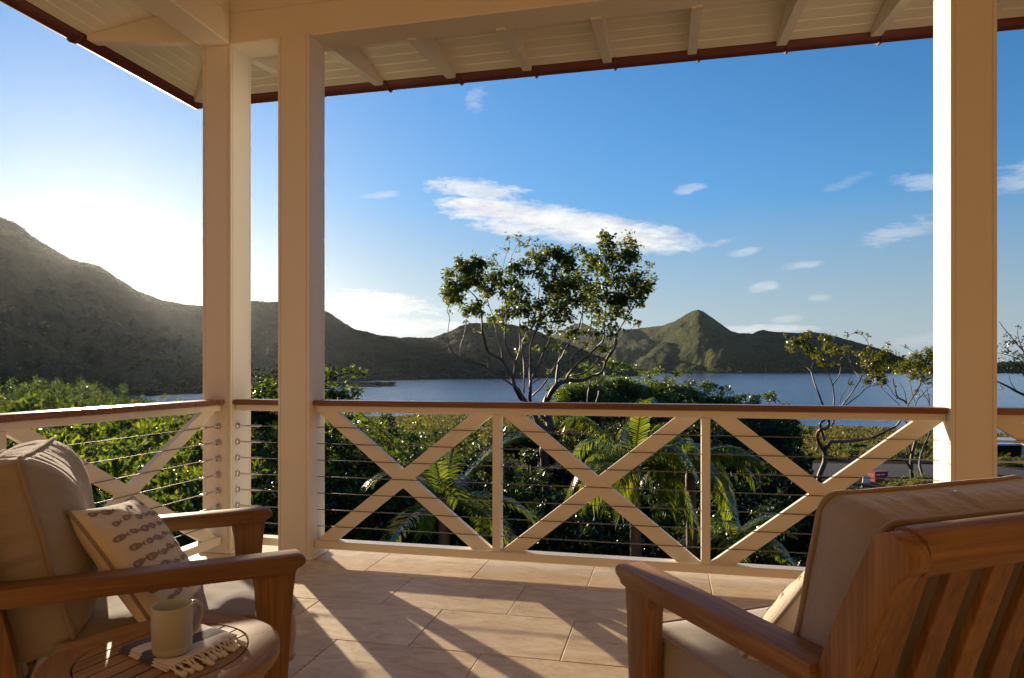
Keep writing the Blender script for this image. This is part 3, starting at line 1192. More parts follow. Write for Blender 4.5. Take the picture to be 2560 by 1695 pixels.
# reeds and low bushes on the spit
pts = []
for i in range(420):
    x = rs.uniform(645, 985)
    t = rs.uniform(0.12, 0.9)
    nr = pw(x, [(640, 300), (700, 338), (808, 360), (900, 376), (960, 392), (1003, 404)])
    fr_ = pw(x, [(640, 520), (720, 520), (808, 510), (880, 470), (930, 440), (970, 418), (1003, 406)])
    p = wpt(x, nr + (fr_ - nr) * t, WATER_Z + 1.2 * math.sin(t * math.pi) ** .4)
    pts.append(tuple(p))
MAT['reed'] = m_leaf('reed', [(0.0, (0.05, 0.055, 0.018)), (0.5, (0.11, 0.10, 0.035)), (1.0, (0.19, 0.15, 0.06))], 0.03, 0.4, 0.6)
scatter('reeds', pts, rs.uniform(.5, 1.5, len(pts)), MAT['reed'], 8)

# ------------------------------------------------------------------ the air between here and the hills
hz = bpy.data.materials.new('haze')
hz.use_nodes = True
hn = hz.node_tree.nodes
hn.clear()
pv = hn.new('ShaderNodeVolumePrincipled')
pv.inputs['Color'].default_value = (0.86, 0.92, 1.0, 1)
pv.inputs['Density'].default_value = 0.000017
pv.inputs['Anisotropy'].default_value = 0.75
ho = hn.new('ShaderNodeOutputMaterial')
hz.node_tree.links.new(pv.outputs[0], ho.inputs['Volume'])
bm = bmesh.new()
b_box(bm, (-5200, -2600, WATER_Z - 12), (5200, 6400, 420))
o = obj('haze', bm, hz, kind='stuff')
o.visible_shadow = True
# ================================================================== armchairs, cushions, table
def prism_yz(bm, poly, x0, x1, bev=0.0, seg=2):
    """(y, z) polygon pushed along x"""
    n = len(poly)
    a = [bm.verts.new((x0, y, z)) for y, z in poly]
    b = [bm.verts.new((x1, y, z)) for y, z in poly]
    fs = [bm.faces.new(a), bm.faces.new(b[::-1])]
    for i in range(n):
        j = (i + 1) % n
        fs.append(bm.faces.new((a[i], b[i], b[j], a[j])))
    bmesh.ops.recalc_face_normals(bm, faces=fs)
    if bev > 0:
        es = list({e for f in fs[:2] for e in f.edges})
        bmesh.ops.bevel(bm, geom=es, offset=bev, segments=seg, profile=0.5, affect='EDGES')


def stile_line(n=14):
    return catmull([(0, -.215, .235), (0, -.235, .42), (0, -.283, .62), (0, -.362, .80), (0, -.386, .845)], 5)


def stile_at(z):
    pts = stile_line()
    for p, q in zip(pts, pts[1:]):
        if p.z <= z <= q.z:
            t = (z - p.z) / (q.z - p.z)
            return p.y + (q.y - p.y) * t
    return pts[-1].y


def stile_poly(half=.033, top_r=.041):
    pts = stile_line()
    L, Rr = [], []
    for i, p in enumerate(pts):
        t = (pts[min(i + 1, len(pts) - 1)] - pts[max(i - 1, 0)]).normalized()
        nrm = Vector((0, t.z, -t.y))                # towards the front
        f = i / (len(pts) - 1)
        hb = half + (top_r - half) * max(0, (f - .72) / .28) ** 1.5
        L.append(p + nrm * half)
        Rr.append(p - nrm * hb)
    t = (pts[-1] - pts[-2]).normalized()
    nrm = Vector((0, t.z, -t.y))
    c = pts[-1]
    cap = []
    for k in range(1, 9):
        a = math.pi * k / 9
        r = half + (top_r - half) * k / 9
        cap.append(c + nrm * math.cos(a) * r + t * math.sin(a) * r * 1.0)
    poly = L + cap + Rr[::-1]
    return [(p.y, p.z) for p in poly]


def make_chair(label, loc, rz, back=0.0):
    """back: how much deeper than usual the seat is"""
    t = thing('armchair', label, 'armchair', loc, rz, 'teak armchairs on the veranda')
    HW = .345
    # arms
    prof = [(.428, .612), (.431, .603), (.428, .594), (.418, .587), (.408, .583), (.402, .573), (.388, .570), (.30, .571), (0, .573), (-.245 - back, .574), (-.245 - back, .62), (0, .62), (.415, .62)]
    bm = bmesh.new()
    prism_yz(bm, prof, -.041, .041, .0045, 2)
    arm = smooth(obj('arm', bm, MAT['teak_y'], t), 40)
    arm.location = (-HW, 0, 0)
    a2 = dup(arm, t)
    a2.location = (HW, 0, 0)
    # front legs, leaning a little, flared under the arm
    prof = [(.405, .5695), (.397, .50), (.385, .30), (.372, 0), (.300, 0), (.302, .25), (.305, .42), (.300, .52), (.290, .5695)]
    bm = bmesh.new()
    prism_yz(bm, prof, -.026, .026, .004, 2)
    lg = smooth(obj('front_leg', bm, MAT['teak_z'], t), 40)
    lg.location = (-HW, 0, 0)
    dup(lg, t).location = (HW, 0, 0)
    # rear stiles with rounded heads
    bm = bmesh.new()
    prism_yz(bm, stile_poly(), -.024, .024, .003, 2)
    st = smooth(obj('back_post', bm, MAT['teak_z'], t), 40)
    st.location = (-HW, -back, 0)
    dup(st, t).location = (HW, -back, 0)
    bm = bmesh.new()
    prism_yz(bm, [(-.181, .234), (-.249, .234), (-.300, 0), (-.240, 0)], -.024, .024, .003, 2)
    rl = smooth(obj('rear_leg', bm, MAT['teak_z'], t), 40)
    rl.location = (-HW, -back, 0)
    dup(rl, t).location = (HW, -back, 0)
    # seat frame
    bm = bmesh.new()
    b_box(bm, (-HW - .012, -.18 - back, .215), (-HW + .012, .299, .285), .003)
    sr = obj('seat_rail', bm, MAT['teak_y'], t)
    dup(sr, t).location = (2 * HW, 0, 0)
    bm = bmesh.new()
    b_box(bm, (-HW + .027, .310, .215), (HW - .027, .338, .285), .003)
    obj('seat_rail', bm, MAT['teak_x'], t)
    for k in range(6):
        bm = bmesh.new()
        y = -.15 + .085 * k
        b_box(bm, (-HW + .0125, y, .264), (HW - .0125, y + .06, .280), .003)
        obj('seat_slat', bm, MAT['teak_x'], t)
    # top rail: a fat rounded bar between the posts
    top = stile_line()[-1]
    bm = bmesh.new()
    q = []
    for (dy, dz) in ((.028, -.032), (.032, -.015), (.032, .018), (.024, .034), (.008, .041), (-.016, .039), (-.033, .026), (-.039, .006), (-.036, -.016), (-.026, -.032), (0, -.036)):
        q.append((top.y + dy, top.z + dz))
    prism_yz(bm, q, -HW + .0242, HW - .0242)
    smooth(obj('top_rail', bm, MAT['teak_x'], t), 50).location = (0, -back, 0)
    bm = bmesh.new()
    b_box(bm, (-HW + .0242, stile_at(.30) - .018, .262), (HW - .0242, stile_at(.30) + .018, .330), .004)
    obj('bottom_rail', bm, MAT['teak_x'], t).location = (0, -back, 0)
    # back slats follow the curve of the posts
    bm = bmesh.new()
    zs = [.331, .57, .808]
    ya_, yb_ = stile_at(.331), stile_at(.808)
    ln = [ya_ + (yb_ - ya_) * (z - .331) / .477 for z in zs]
    ln[1] += .008
    fr_ = [(y + .012, z) for y, z in zip(ln, zs)]
    bk = [(y - .006, z) for y, z in zip(ln, zs)]
    prism_yz(bm, fr_ + bk[::-1], -.0285, .0285, .002, 1)
    sl = obj('back_slat', bm, MAT['teak_z'], t)
    for k in range(6):
        s = sl if k == 0 else dup(sl, t)
        s.location = (-.2775 + .111 * k, -back, 0)
    return t


# placing: facing direction (fx, fy) is the chair's local +y
def rz_of(fx, fy):
    return math.atan2(-fx, fy)


CH1 = dict(loc=(-1.562, 1.757, 0.0006), rz=rz_of(.772, .636))
CH2 = dict(loc=(.423, 1.708, 0.0006), rz=rz_of(-.565, .825))
make_chair('teak armchair on the left, behind the round side table, in front of the left railing', back=.035, **CH1)
make_chair('teak armchair at the lower right, seen from behind its slatted back', **CH2)


def outline(W, H, r, n=160, bow=0.012):
    """rounded rectangle, edges bowed a little inwards so that the corners stand out"""
    pts = []
    hx, hy = W / 2, H / 2
    per = 2 * (W + H)
    for i in range(n):
        s = i / n * per
        if s < W:
            p = (-hx + s, -hy)
        elif s < W + H:
            p = (hx, -hy + s - W)
        elif s < 2 * W + H:
            p = (hx - (s - W - H), hy)
        else:
            p = (-hx, hy - (s - 2 * W - H))
        x, y = p
        ex, ey = hx - r, hy - r
        cx_, cy_ = max(-ex, min(ex, x)), max(-ey, min(ey, y))
        dx, dy = x - cx_, y - cy_
        l = math.hypot(dx, dy)
        if l > 1e-9 and (abs(x) > ex and abs(y) > ey):
            x, y = cx_ + dx / l * r, cy_ + dy / l * r
        x *= 1 - bow * (1 - (y / hy) ** 2) * 2
        y *= 1 - bow * (1 - (x / hx) ** 2) * 2
        pts.append((x, y))
    return pts


def cushion(name, label, cat, group, W, H, T, bulge, bulge_back, Mw, seed=0, gather=0.0, r=.045, pad=0.010, sag=0.0):
    """boxed cushion with piping round both faces; local x width, y height, z thickness"""
    n = 176
    ol = outline(W, H, r, n)
    bm = bmesh.new()

    def jit(x, y, z, amp):
        p = Vector((x * 5 + seed * 3.1, y * 5, z * 5))
        return amp * (noise.noise(p) + .5 * noise.noise(p * 2.7))
    rings = []
    # back face centre -> rim -> boxing -> rim -> front face centre
    K, B = 20, 10
    wav = [noise.noise(Vector((i * .85, seed * 2.3, 0))) for i in range(n)]
    wav2 = [noise.noise(Vector((i * .35, seed * 5.1, 4))) for i in range(n)]

    def face_ring(t, sgn):
        ring = []
        for i, (x, y) in enumerate(ol):
            px, py = x * t, y * t
            e = 1 - t
            h = (bulge if sgn > 0 else bulge_back) * (1 - (1 - min(1, e * 1.25)) ** 3.0)
            z = sgn * (T / 2 + h) + sgn * jit(px, py, sgn, .006) * min(1, e * 6)
            # gathers running in from the piping
            z += sgn * gather * (.75 * wav[i] + .45 * wav2[i]) * math.exp(-e * 5.0) * min(1, e * 22)
            z -= sgn * sag * max(0, -py / H + .1) * e
            ring.append(bm.verts.new((px, py, z)))
        return ring
    for k in range(K):
        rings.append(face_ring(.03 + .97 * (k / (K - 1)) ** .8, -1))
    for b in range(1, B):
        f = b / B
        ring = []
        for i, (x, y) in enumerate(ol):
            l = math.hypot(x, y)
            out = pad * math.sin(f * math.pi) + jit(x, y, f * 1.5, .0035) * math.sin(f * math.pi)
            out += gather * .9 * (wav[i] + .5 * wav2[i]) * math.sin(f * math.pi)
            ring.append(bm.verts.new((x * (1 + out / l), y * (1 + out / l), -T / 2 + T * f)))
        rings.append(ring)
    for k in range(K - 1, -1, -1):
        rings.append(face_ring(.03 + .97 * (k / (K - 1)) ** .8, 1))
    for a, b in zip(rings, rings[1:]):
        for i in range(n):
            j = (i + 1) % n
            bm.faces.new((a[i], a[j], b[j], b[i]))
    bm.faces.new(rings[0][::-1])
    bm.faces.new(rings[-1])
    o = smooth(obj(name, bm, MAT['fabric']))
    tag(o, label, cat, group)
    o.matrix_world = Mw
    for sgn in (-1, 1):
        bm = bmesh.new()
        pts = []
        for i, (x, y) in enumerate(ol):
            l = math.hypot(x, y)
            e = 1 + (.0025 + .002 * noise.noise(Vector((i * .12, seed, sgn)))) / l
            pts.append((x * e, y * e, sgn * T / 2 + .004 * noise.noise(Vector((i * .09, seed + 3, sgn)))))
        b_loop_tube(bm, pts, .0058, 8)
        p = smooth(obj('piping', bm, MAT['piping']))
        p.parent = o
    return o


def chair_matrix(ch):
    return Matrix.Translation(Vector(ch['loc'])) @ Matrix.Rotation(ch['rz'], 4, 'Z')


def lean(ch, x, y, z, tilt, roll=0.0, yaw=0.0):
    """frame whose local x is the chair's width, local y runs up the leaning back, local z faces forward"""
    B = Matrix(((-1, 0, 0, 0), (0, 0, 1, 0), (0, 1, 0, 0), (0, 0, 0, 1)))
    return chair_matrix(ch) @ Matrix.Translation(Vector((x, y, z))) @ Matrix.Rotation(R(yaw), 4, 'Z') @ Matrix.Rotation(R(tilt), 4, 'X') @ B @ Matrix.Rotation(R(roll), 4, 'Z')


gs = 'beige armchair cushions'
for ch, nm, sd in ((CH1, 'left', 1), (CH2, 'right', 2)):
    if sd == 1:
        l1 = 'beige seat cushion with sun patches, on the teak armchair behind the round table'
        l2 = 'plump beige back cushion with gathered sunlit top, standing in the left armchair'
    else:
        l1 = 'beige seat cushion in the armchair seen from behind, at the lower right'
        l2 = 'thick beige back cushion rising above the slatted back of the right armchair'
    cushion('seat_cushion', l1, 'cushion', gs, .615, .60, .145, .026, .006, chair_matrix(ch) @ Matrix.Translation(Vector((0, .115, .3725))), sd, .0012)
    if sd == 1:
        cushion('back_cushion', l2, 'cushion', gs, .595, .50, .130, .082, .010, lean(ch, 0, -.250, .657, 14), sd + 4, .0115, sag=.03)
    else:
        cushion('back_cushion', l2, 'cushion', gs, .595, .50, .130, .040, .010, lean(ch, 0, -.194, .644, 13), sd + 4, .0070, sag=.02)


# ---- scatter pillows printed with little fish
def pillow(label, Mw, seed):
    Wd, Hh, h = .43, .43, .075
    N = 36
    bm = bmesh.new()

    def surf(u, v, sgn):
        # u, v in -1..1 ; corners pulled out, edges drawn in
        px = Wd / 2 * u * (1 - .075 * (1 - v * v))
        py = Hh / 2 * v * (1 - .075 * (1 - u * u))
        e = max(0.0, (1 - u * u) * (1 - v * v))
        z = sgn * h * e ** .42
        p = Vector((u * 2.2 + seed, v * 2.2, sgn * 3))
        z += sgn * .008 * noise.noise(p) * min(1, e * 5)
        z += sgn * .005 * noise.noise(Vector((u * 9, v * 3 + seed, 1))) * math.exp(-e * 4) * min(1, e * 9)
        return Vector((px, py, z))
    idx = {}
    for sgn in (1, -1):
        for i in range(N + 1):
            for j in range(N + 1):
                if sgn < 0 and (i in (0, N) or j in (0, N)):
                    idx[sgn, i, j] = idx[1, i, j]
                    continue
                idx[sgn, i, j] = bm.verts.new(surf(math.sin((i / N * 2 - 1) * math.pi / 2), math.sin((j / N * 2 - 1) * math.pi / 2), sgn))
        for i in range(N):
            for j in range(N):
                q = [idx[sgn, i, j], idx[sgn, i + 1, j], idx[sgn, i + 1, j + 1], idx[sgn, i, j + 1]]
                f = bm.faces.new(q if sgn > 0 else q[::-1])
    o = smooth(obj('fish_pillow', bm, MAT['pillow']))
    tag(o, label, 'pillow', 'fish print pillows')
    o.matrix_world = Mw
    bm = bmesh.new()
    edge = [(-1 + 2 * k / 30, -1) for k in range(30)] + [(1, -1 + 2 * k / 30) for k in range(30)] + [(1 - 2 * k / 30, 1) for k in range(30)] + [(-1, 1 - 2 * k / 30) for k in range(30)]
    b_loop_tube(bm, [surf(u, v, 1) for u, v in edge], .0052, 8)
    p = smooth(obj('piping', bm, MAT['piping']))
    p.parent = o
    # printed fish: thin shapes lying on the cloth
    rp = random.Random(seed)
    body, spot = bmesh.new(), bmesh.new()

    def on(x, y, lift):
        u, v = x / (Wd / 2), y / (Hh / 2)
        u, v = max(-.99, min(.99, u)), max(-.99, min(.99, v))
        a = surf(u, v, 1)
        du, dv = surf(min(.995, u + .01), v, 1) - surf(u - .01, v, 1), surf(u, min(.995, v + .01), 1) - surf(u, v - .01, 1)
        nrm = du.cross(dv).normalized()
        return a + nrm * lift

    def shape(bm_, cx_, cy_, pts, ang, lift):
        ca, sa = math.cos(ang), math.sin(ang)
        vs_ = [bm_.verts.new(on(cx_ + x * ca - y * sa, cy_ + x * sa + y * ca, lift)) for x, y in pts]
        c = bm_.verts.new(on(cx_, cy_, lift))
        for i in range(len(vs_)):
            bm_.faces.new((c, vs_[i], vs_[(i + 1) % len(vs_)]))
    for row in range(9):
        for col in range(7):
            x = -.180 + col * .0640 + (.032 if row % 2 else 0) + rp.uniform(-.007, .007)
            y = -.178 + row * .0450 + rp.uniform(-.006, .006)
            if abs(x) > .185 or abs(y) > .185:
                continue
            s = rp.uniform(1.0, 1.42)
            ang = rp.uniform(-.16, .16)
            L_, w_ = .0190 * s, .0082 * s
            pts = []
            for k in range(14):
                a = 2 * math.pi * k / 14
                pts.append((L_ * math.cos(a), w_ * math.sin(a) * (1 - .25 * math.cos(a))))
            shape(body, x, y, pts, ang, .0012)
            tail = [(.0168 * s, 0), (.031 * s, .0080 * s), (.0270 * s, 0), (.031 * s, -.0080 * s)]
            ca, sa = math.cos(ang), math.sin(ang)
            v4 = [body.verts.new(on(x + a * ca - b * sa, y + a * sa + b * ca, .0012)) for a, b in tail]
            body.faces.new(v4)
            pts = [(-.0085 * s + .0040 * s * math.cos(2 * math.pi * k / 9), .0046 * s * math.sin(2 * math.pi * k / 9)) for k in range(9)]
            ox, oy = -.0085 * s, 0
            pts = [(a + .0085 * s, b) for a, b in pts]
            shape(spot, x + ox * ca, y + ox * sa, pts, ang, .0019)
    q = obj('fish_print', body, MAT['fish'])
    q.parent = o
    q['kind'] = 'stuff'
    q = obj('fish_eye_print', spot, MAT['fish_eye'])
    q.parent = o
    q['kind'] = 'stuff'
    return o


pillow('white linen pillow with rows of small brown fish, propped in the left armchair', lean(CH1, .080, .030, .570, 35, -7, -14), 3)
pillow('fish print pillow half hidden behind the thick back cushion of the right armchair', lean(CH2, .0, .055, .560, 37, 4, 2), 5)


# ---- round side table
TB = Vector((-1.105, 1.325, 0.0006))
TZ = .50
table = thing('side_table', 'small round teak table with a slatted middle, carrying a mug and towel', 'table', TB, R(-10))
bm = bmesh.new()
NS = 5
ri, ro, th = .178, .247, .030
na = 22
half = math.pi / NS - .0025
prof = [(ri, -th), (ri, -.002), (ri + .002, 0), (ro - .005, 0), (ro - .001, -.002), (ro, -.006), (ro, -.024), (ro - .004, -th)]
prev = None
for k in range(na + 1):
    a = -half + 2 * half * k / na
    ring = [bm.verts.new((r * math.cos(a), r * math.sin(a), z)) for r, z in prof]
    if prev:
        for i in range(len(prof)):
            j = (i + 1) % len(prof)
            bm.faces.new((prev[i], prev[j], ring[j], ring[i]))
    else:
        bm.faces.new(ring)
    prev = ring
bm.faces.new(prev[::-1])
bmesh.ops.recalc_face_normals(bm, faces=bm.faces[:])
seg0 = obj('rim_segment', bm, MAT['pale_y'], table)
for k in range(NS):
    s = seg0 if k == 0 else dup(seg0, table)
    s.location = (0, 0, TZ)
    s.rotation_euler = (0, 0, 2 * math.pi * k / NS + .35)
for k in range(8):
    xc = -.154 + .044 * k
    q = max(abs(xc - .019), abs(xc + .019))
    L0 = math.sqrt(max(.0001, .1745 ** 2 - (xc - .019) ** 2))
    L1 = math.sqrt(max(.0001, .1745 ** 2 - (xc + .019) ** 2))
    bm = bmesh.new()
    poly = []
    for s in range(7):
        xx = xc - .019 + .038 * s / 6
        poly.append((xx, -math.sqrt(max(1e-4, .1745 ** 2 - xx * xx))))
    for s in range(6, -1, -1):
        xx = xc - .019 + .038 * s / 6
        poly.append((xx, math.sqrt(max(1e-4, .1745 ** 2 - xx * xx))))
    b_prism(bm, poly, TZ - .020, TZ - .0005)
    obj('slat', bm, MAT['pale_y'], table)
bm = bmesh.new()
b_lathe(bm, [(.155, TZ - .070), (.215, TZ - .070), (.215, TZ - .0305), (.155, TZ - .0305), (.155, TZ - .070)], 40)
obj('apron', bm, MAT['pale_x'], table)
bm = bmesh.new()
b_box(bm, (.150, -.021, 0), (.192, .021, TZ - .0705), .004)
lg = obj('leg', bm, MAT['pale_z'], table)
for k in range(4):
    l = lg if k == 0 else dup(lg, table)
    l.rotation_euler = (0, 0, R(45 + 90 * k))


# ---- towel folded under the mug
def m_towel():
    k = NT('striped_towel')
    tc = k.n('ShaderNodeTexCoord')
    sp = k.n('ShaderNodeSeparateXYZ', {0: tc.outputs['Object']})
    f = k.math('ADD', k.math('MULTIPLY', sp.outputs[0], 1 / .19), 0.5)
    white, navy = (0.74, 0.71, 0.66), (0.032, 0.036, 0.075)
    c = k.ramp(f, [(0.0, navy), (.24, white), (.46, navy), (.72, white), (.985, white)], 'CONSTANT')
    n2 = k.noise(tc.outputs['Object'], 900, 2, .6)
    wv = k.n('ShaderNodeTexWave', {'Vector': tc.outputs['Object'], 'Scale': 260.0}, bands_direction='Y')
    c = k.mix(k.math('MULTIPLY', n2, .16), c, (0.30, 0.29, 0.28))
    return k.done(k.bsdf(c, .95, k.bump(k.math('ADD', n2, wv.outputs['Fac']), .4, .001), .1, **{'Sheen Weight': .3}))


MAT['towel'] = m_towel()
MAT['fringe'] = m_fabric('cotton_fringe', (0.70, 0.66, 0.59), 2200)
P0, P1, P2_, P3 = [Vector((x, y, 0)) for x, y in ((-1.205, 1.305), (-1.150, 1.472), (-.990, 1.421), (-1.022, 1.238))]
tc_ = (P0 + P1 + P2_ + P3) / 4
xa = ((P2_ + P3) - (P0 + P1)).normalized()
ang = math.atan2(xa.y, xa.x)
bm = bmesh.new()
n = 26
layers = []
for lay in range(3):
    zb, zt = .0012 + lay * .0052, .0012 + lay * .0052 + .0044
    gridv = {}
    off = (lay - 1) * .0035
    for s_, zz in ((0, zb), (1, zt)):
        for i in range(n + 1):
            for j in range(n + 1):
                u, v = i / n, j / n
                p = (P0 * (1 - u) + P3 * u) * (1 - v) + (P1 * (1 - u) + P2_ * u) * v - tc_
                l = Matrix.Rotation(-ang, 3, 'Z') @ p
                e = min(u, 1 - u, v, 1 - v)
                wv = noise.noise(Vector((u * 4 + lay, v * 4, 2))) * .0022 + noise.noise(Vector((u * 11, v * 9 + lay, 5))) * .0010
                rnd = -.0018 * max(0, 1 - e * 22) if s_ else .0012 * max(0, 1 - e * 22)
                lift = .0045 * max(0, u - .80) / .2 * noise.noise(Vector((v * 7, lay, 1))) if s_ else 0
                x = l.x + off * (1 if lay else .5) + .003 * noise.noise(Vector((v * 6, lay * 2, 9)))
                gridv[s_, i, j] = bm.verts.new((x, l.y + off * .8, zz + (wv if (s_ or lay) else max(0, wv) * .3) + rnd + max(-.002, lift)))
    for i in range(n):
        for j in range(n):
            for s_ in (0, 1):
                q = [gridv[s_, i, j], gridv[s_, i + 1, j], gridv[s_, i + 1, j + 1], gridv[s_, i, j + 1]]
                bm.faces.new(q if s_ else q[::-1])
    for i in range(n):
        for (a, b) in (((i, 0), (i + 1, 0)), ((i + 1, n), (i, n)), ((n, i), (n, i + 1)), ((0, i + 1), (0, i))):
            bm.faces.new((gridv[0, a[0], a[1]], gridv[0, b[0], b[1]], gridv[1, b[0], b[1]], gridv[1, a[0], a[1]]))
towel = smooth(obj('towel', bm, MAT['towel']), 60)
tag(towel, 'folded navy and white striped towel with a knotted fringe under the mug', 'towel')
towel.location = (tc_.x, tc_.y, TB.z + TZ)
towel.rotation_euler = (0, 0, ang)
rt = random.Random(4)
e0 = Matrix.Rotation(-ang, 3, 'Z') @ (P3 - tc_)
e1 = Matrix.Rotation(-ang, 3, 'Z') @ (P2_ - tc_)
NF = 13
for k in range(NF):
    f0, f1 = (k + .05) / NF, (k + .95) / NF
    a, b = e0.lerp(e1, f0), e0.lerp(e1, f1)
    kn = e0.lerp(e1, (f0 + f1) / 2) + Vector((.030 + rt.uniform(-.007, .007), rt.uniform(-.004, .004), 0))
    bm = bmesh.new()
    zt = .0125
    for s in (a, b):
        s = s + Vector((-.002, 0, zt))
        m_ = (s + Vector((kn.x, kn.y, .006))) / 2 + Vector((0, rt.uniform(-.003, .003), rt.uniform(.001, .006)))
        b_tube(bm, catmull([s, m_, Vector((kn.x, kn.y, .0062))], 4), .0021, 6)
    bmesh.ops.create_icosphere(bm, subdivisions=2, radius=.0052, matrix=Matrix.Translation(Vector((kn.x, kn.y, .0060))))
    tip = kn + Vector((rt.uniform(.012, .020), rt.uniform(-.008, .008), .0045))
    b_tube(bm, [Vector((kn.x, kn.y, .006)), (Vector((kn.x, kn.y, .006)) + tip) / 2, tip, tip + Vector((.004, 0, 0))], [.0035, .0058, .0062, .0030], 8)
    smooth(obj('tassel', bm, MAT['fringe'], towel))

# ---- mug
MAT['mug'] = m_plain('grey_green_glaze', (0.37, 0.38, 0.34), 0.28, 0.05, 12, 0.03)
mug_root = thing('mug', 'grey green ceramic mug standing on the striped towel', 'mug', (-1.064, 1.300, TB.z + TZ + .0175), R(73))
bm = bmesh.new()
b_lathe(bm, [(0, .0002), (.039, .0002), (.0425, .002), (.0438, .008), (.0445, .0165), (.0441, .0175), (.0446, .0185), (.0462, .060), (.0468, .108), (.0463, .1105), (.0452, .1112), (.0440, .1105), (.0432, .108), (.0420, .060), (.0400, .012), (.034, .007), (0, .006)], 56)
smooth(obj('body', bm, MAT['mug'], mug_root), 60)
bm = bmesh.new()
hp = catmull([(.0440, 0, .096), (.060, 0, .0985), (.0735, 0, .088), (.0765, 0, .068), (.069, 0, .045), (.057, 0, .031), (.0435, 0, .024)], 5)
b_tube(bm, hp, [.0062 + .0012 * abs(i / (len(hp) - 1) - .5) * 2 for i in range(len(hp))], 12)
h_ = smooth(obj('handle', bm, MAT['mug'], mug_root))
h_.scale = (1, 1.35, 1)
mug_root.scale = (.91, .91, .93)
# ================================================================== trees, palms, shrubs
def ground_at(x, d):
    return gz(x, d)


def leaf_mesh(name, pos, dirs, size, rs_, width=0.5, fold=0.25):
    """one small folded leaf (two triangles) per position"""
    n = len(pos)
    d = dirs / np.linalg.norm(dirs, axis=1, keepdims=True)
    r = rs_.normal(size=(n, 3))
    side = np.cross(d, r)
    side /= np.linalg.norm(side, axis=1, keepdims=True)
    up = np.cross(side, d)
    L = size[:, None]
    base = pos
    tip = pos + d * L
    mid = pos + d * L * .45
    a = mid + side * L * width * .5 + up * L * fold * .35
    b = mid - side * L * width * .5 + up * L * fold * .35
    V = np.stack([base, a, tip, b], 1).reshape(-1, 3)
    i = np.arange(n) * 4
    F = np.concatenate([np.stack([i, i + 1, i + 2], -1), np.stack([i, i + 2, i + 3], -1)], 0)
    return mesh_np(name, V, F)


GREEN = [(0.0, (0.022, 0.040, 0.010)), (0.35, (0.036, 0.060, 0.013)), (0.7, (0.055, 0.078, 0.016)), (0.975, (0.085, 0.095, 0.018)), (1.0, (0.20, 0.13, 0.02))]
DARK = [(0.0, (0.016, 0.030, 0.010)), (0.5, (0.028, 0.046, 0.013)), (1.0, (0.050, 0.066, 0.018))]
LIME = [(0.0, (0.036, 0.060, 0.012)), (0.5, (0.060, 0.090, 0.015)), (0.97, (0.10, 0.115, 0.020)), (1.0, (0.24, 0.16, 0.02))]
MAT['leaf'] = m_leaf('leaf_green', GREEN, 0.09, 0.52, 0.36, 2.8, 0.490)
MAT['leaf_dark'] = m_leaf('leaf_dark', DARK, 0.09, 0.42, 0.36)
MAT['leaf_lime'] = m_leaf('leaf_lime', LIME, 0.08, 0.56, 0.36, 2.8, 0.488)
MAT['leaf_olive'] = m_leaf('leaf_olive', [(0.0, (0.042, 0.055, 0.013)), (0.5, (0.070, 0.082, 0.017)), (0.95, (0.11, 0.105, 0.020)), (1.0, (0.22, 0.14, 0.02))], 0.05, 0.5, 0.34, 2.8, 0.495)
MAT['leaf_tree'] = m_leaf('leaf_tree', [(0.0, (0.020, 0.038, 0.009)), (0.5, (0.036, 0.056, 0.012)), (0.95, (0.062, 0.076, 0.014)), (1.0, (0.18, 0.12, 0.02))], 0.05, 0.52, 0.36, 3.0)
MAT['leaf_shade'] = m_leaf('leaf_shade', [(0.0, (0.009, 0.018, 0.006)), (0.6, (0.017, 0.030, 0.009)), (1.0, (0.034, 0.048, 0.014))], 0.06, 0.36, 0.36, 2.4)  # leaf green darkened in its colour to stand in for deep shade
MAT['palm'] = m_leaf('palm_leaf', [(0.0, (0.042, 0.072, 0.016)), (0.6, (0.075, 0.110, 0.022)), (1.0, (0.14, 0.15, 0.028))], 0.08, 0.5, 0.26, 3.0)


def m_bark(name, a, b, red=None):
    k = NT(name)
    v = k.coords()
    n1 = k.noise(k.n('ShaderNodeMapping', {0: v, 'Scale': (1, 1, .4)}).outputs[0], 9, 5, .65, .6)
    c = k.ramp(n1, [(.35, a), (.65, b)] if red is None else [(.3, a), (.55, b), (.72, red)])
    return k.done(k.bsdf(c, .55, k.bump(n1, .5, .02), .45))


MAT['bark_red'] = m_bark('peeling_red_bark', (0.045, 0.022, 0.016), (0.105, 0.048, 0.032), (0.19, 0.075, 0.045))
MAT['bark'] = m_bark('grey_brown_bark', (0.035, 0.026, 0.020), (0.10, 0.075, 0.058))
MAT['bark_palm'] = m_bark('palm_bark', (0.05, 0.040, 0.030), (0.13, 0.10, 0.075))


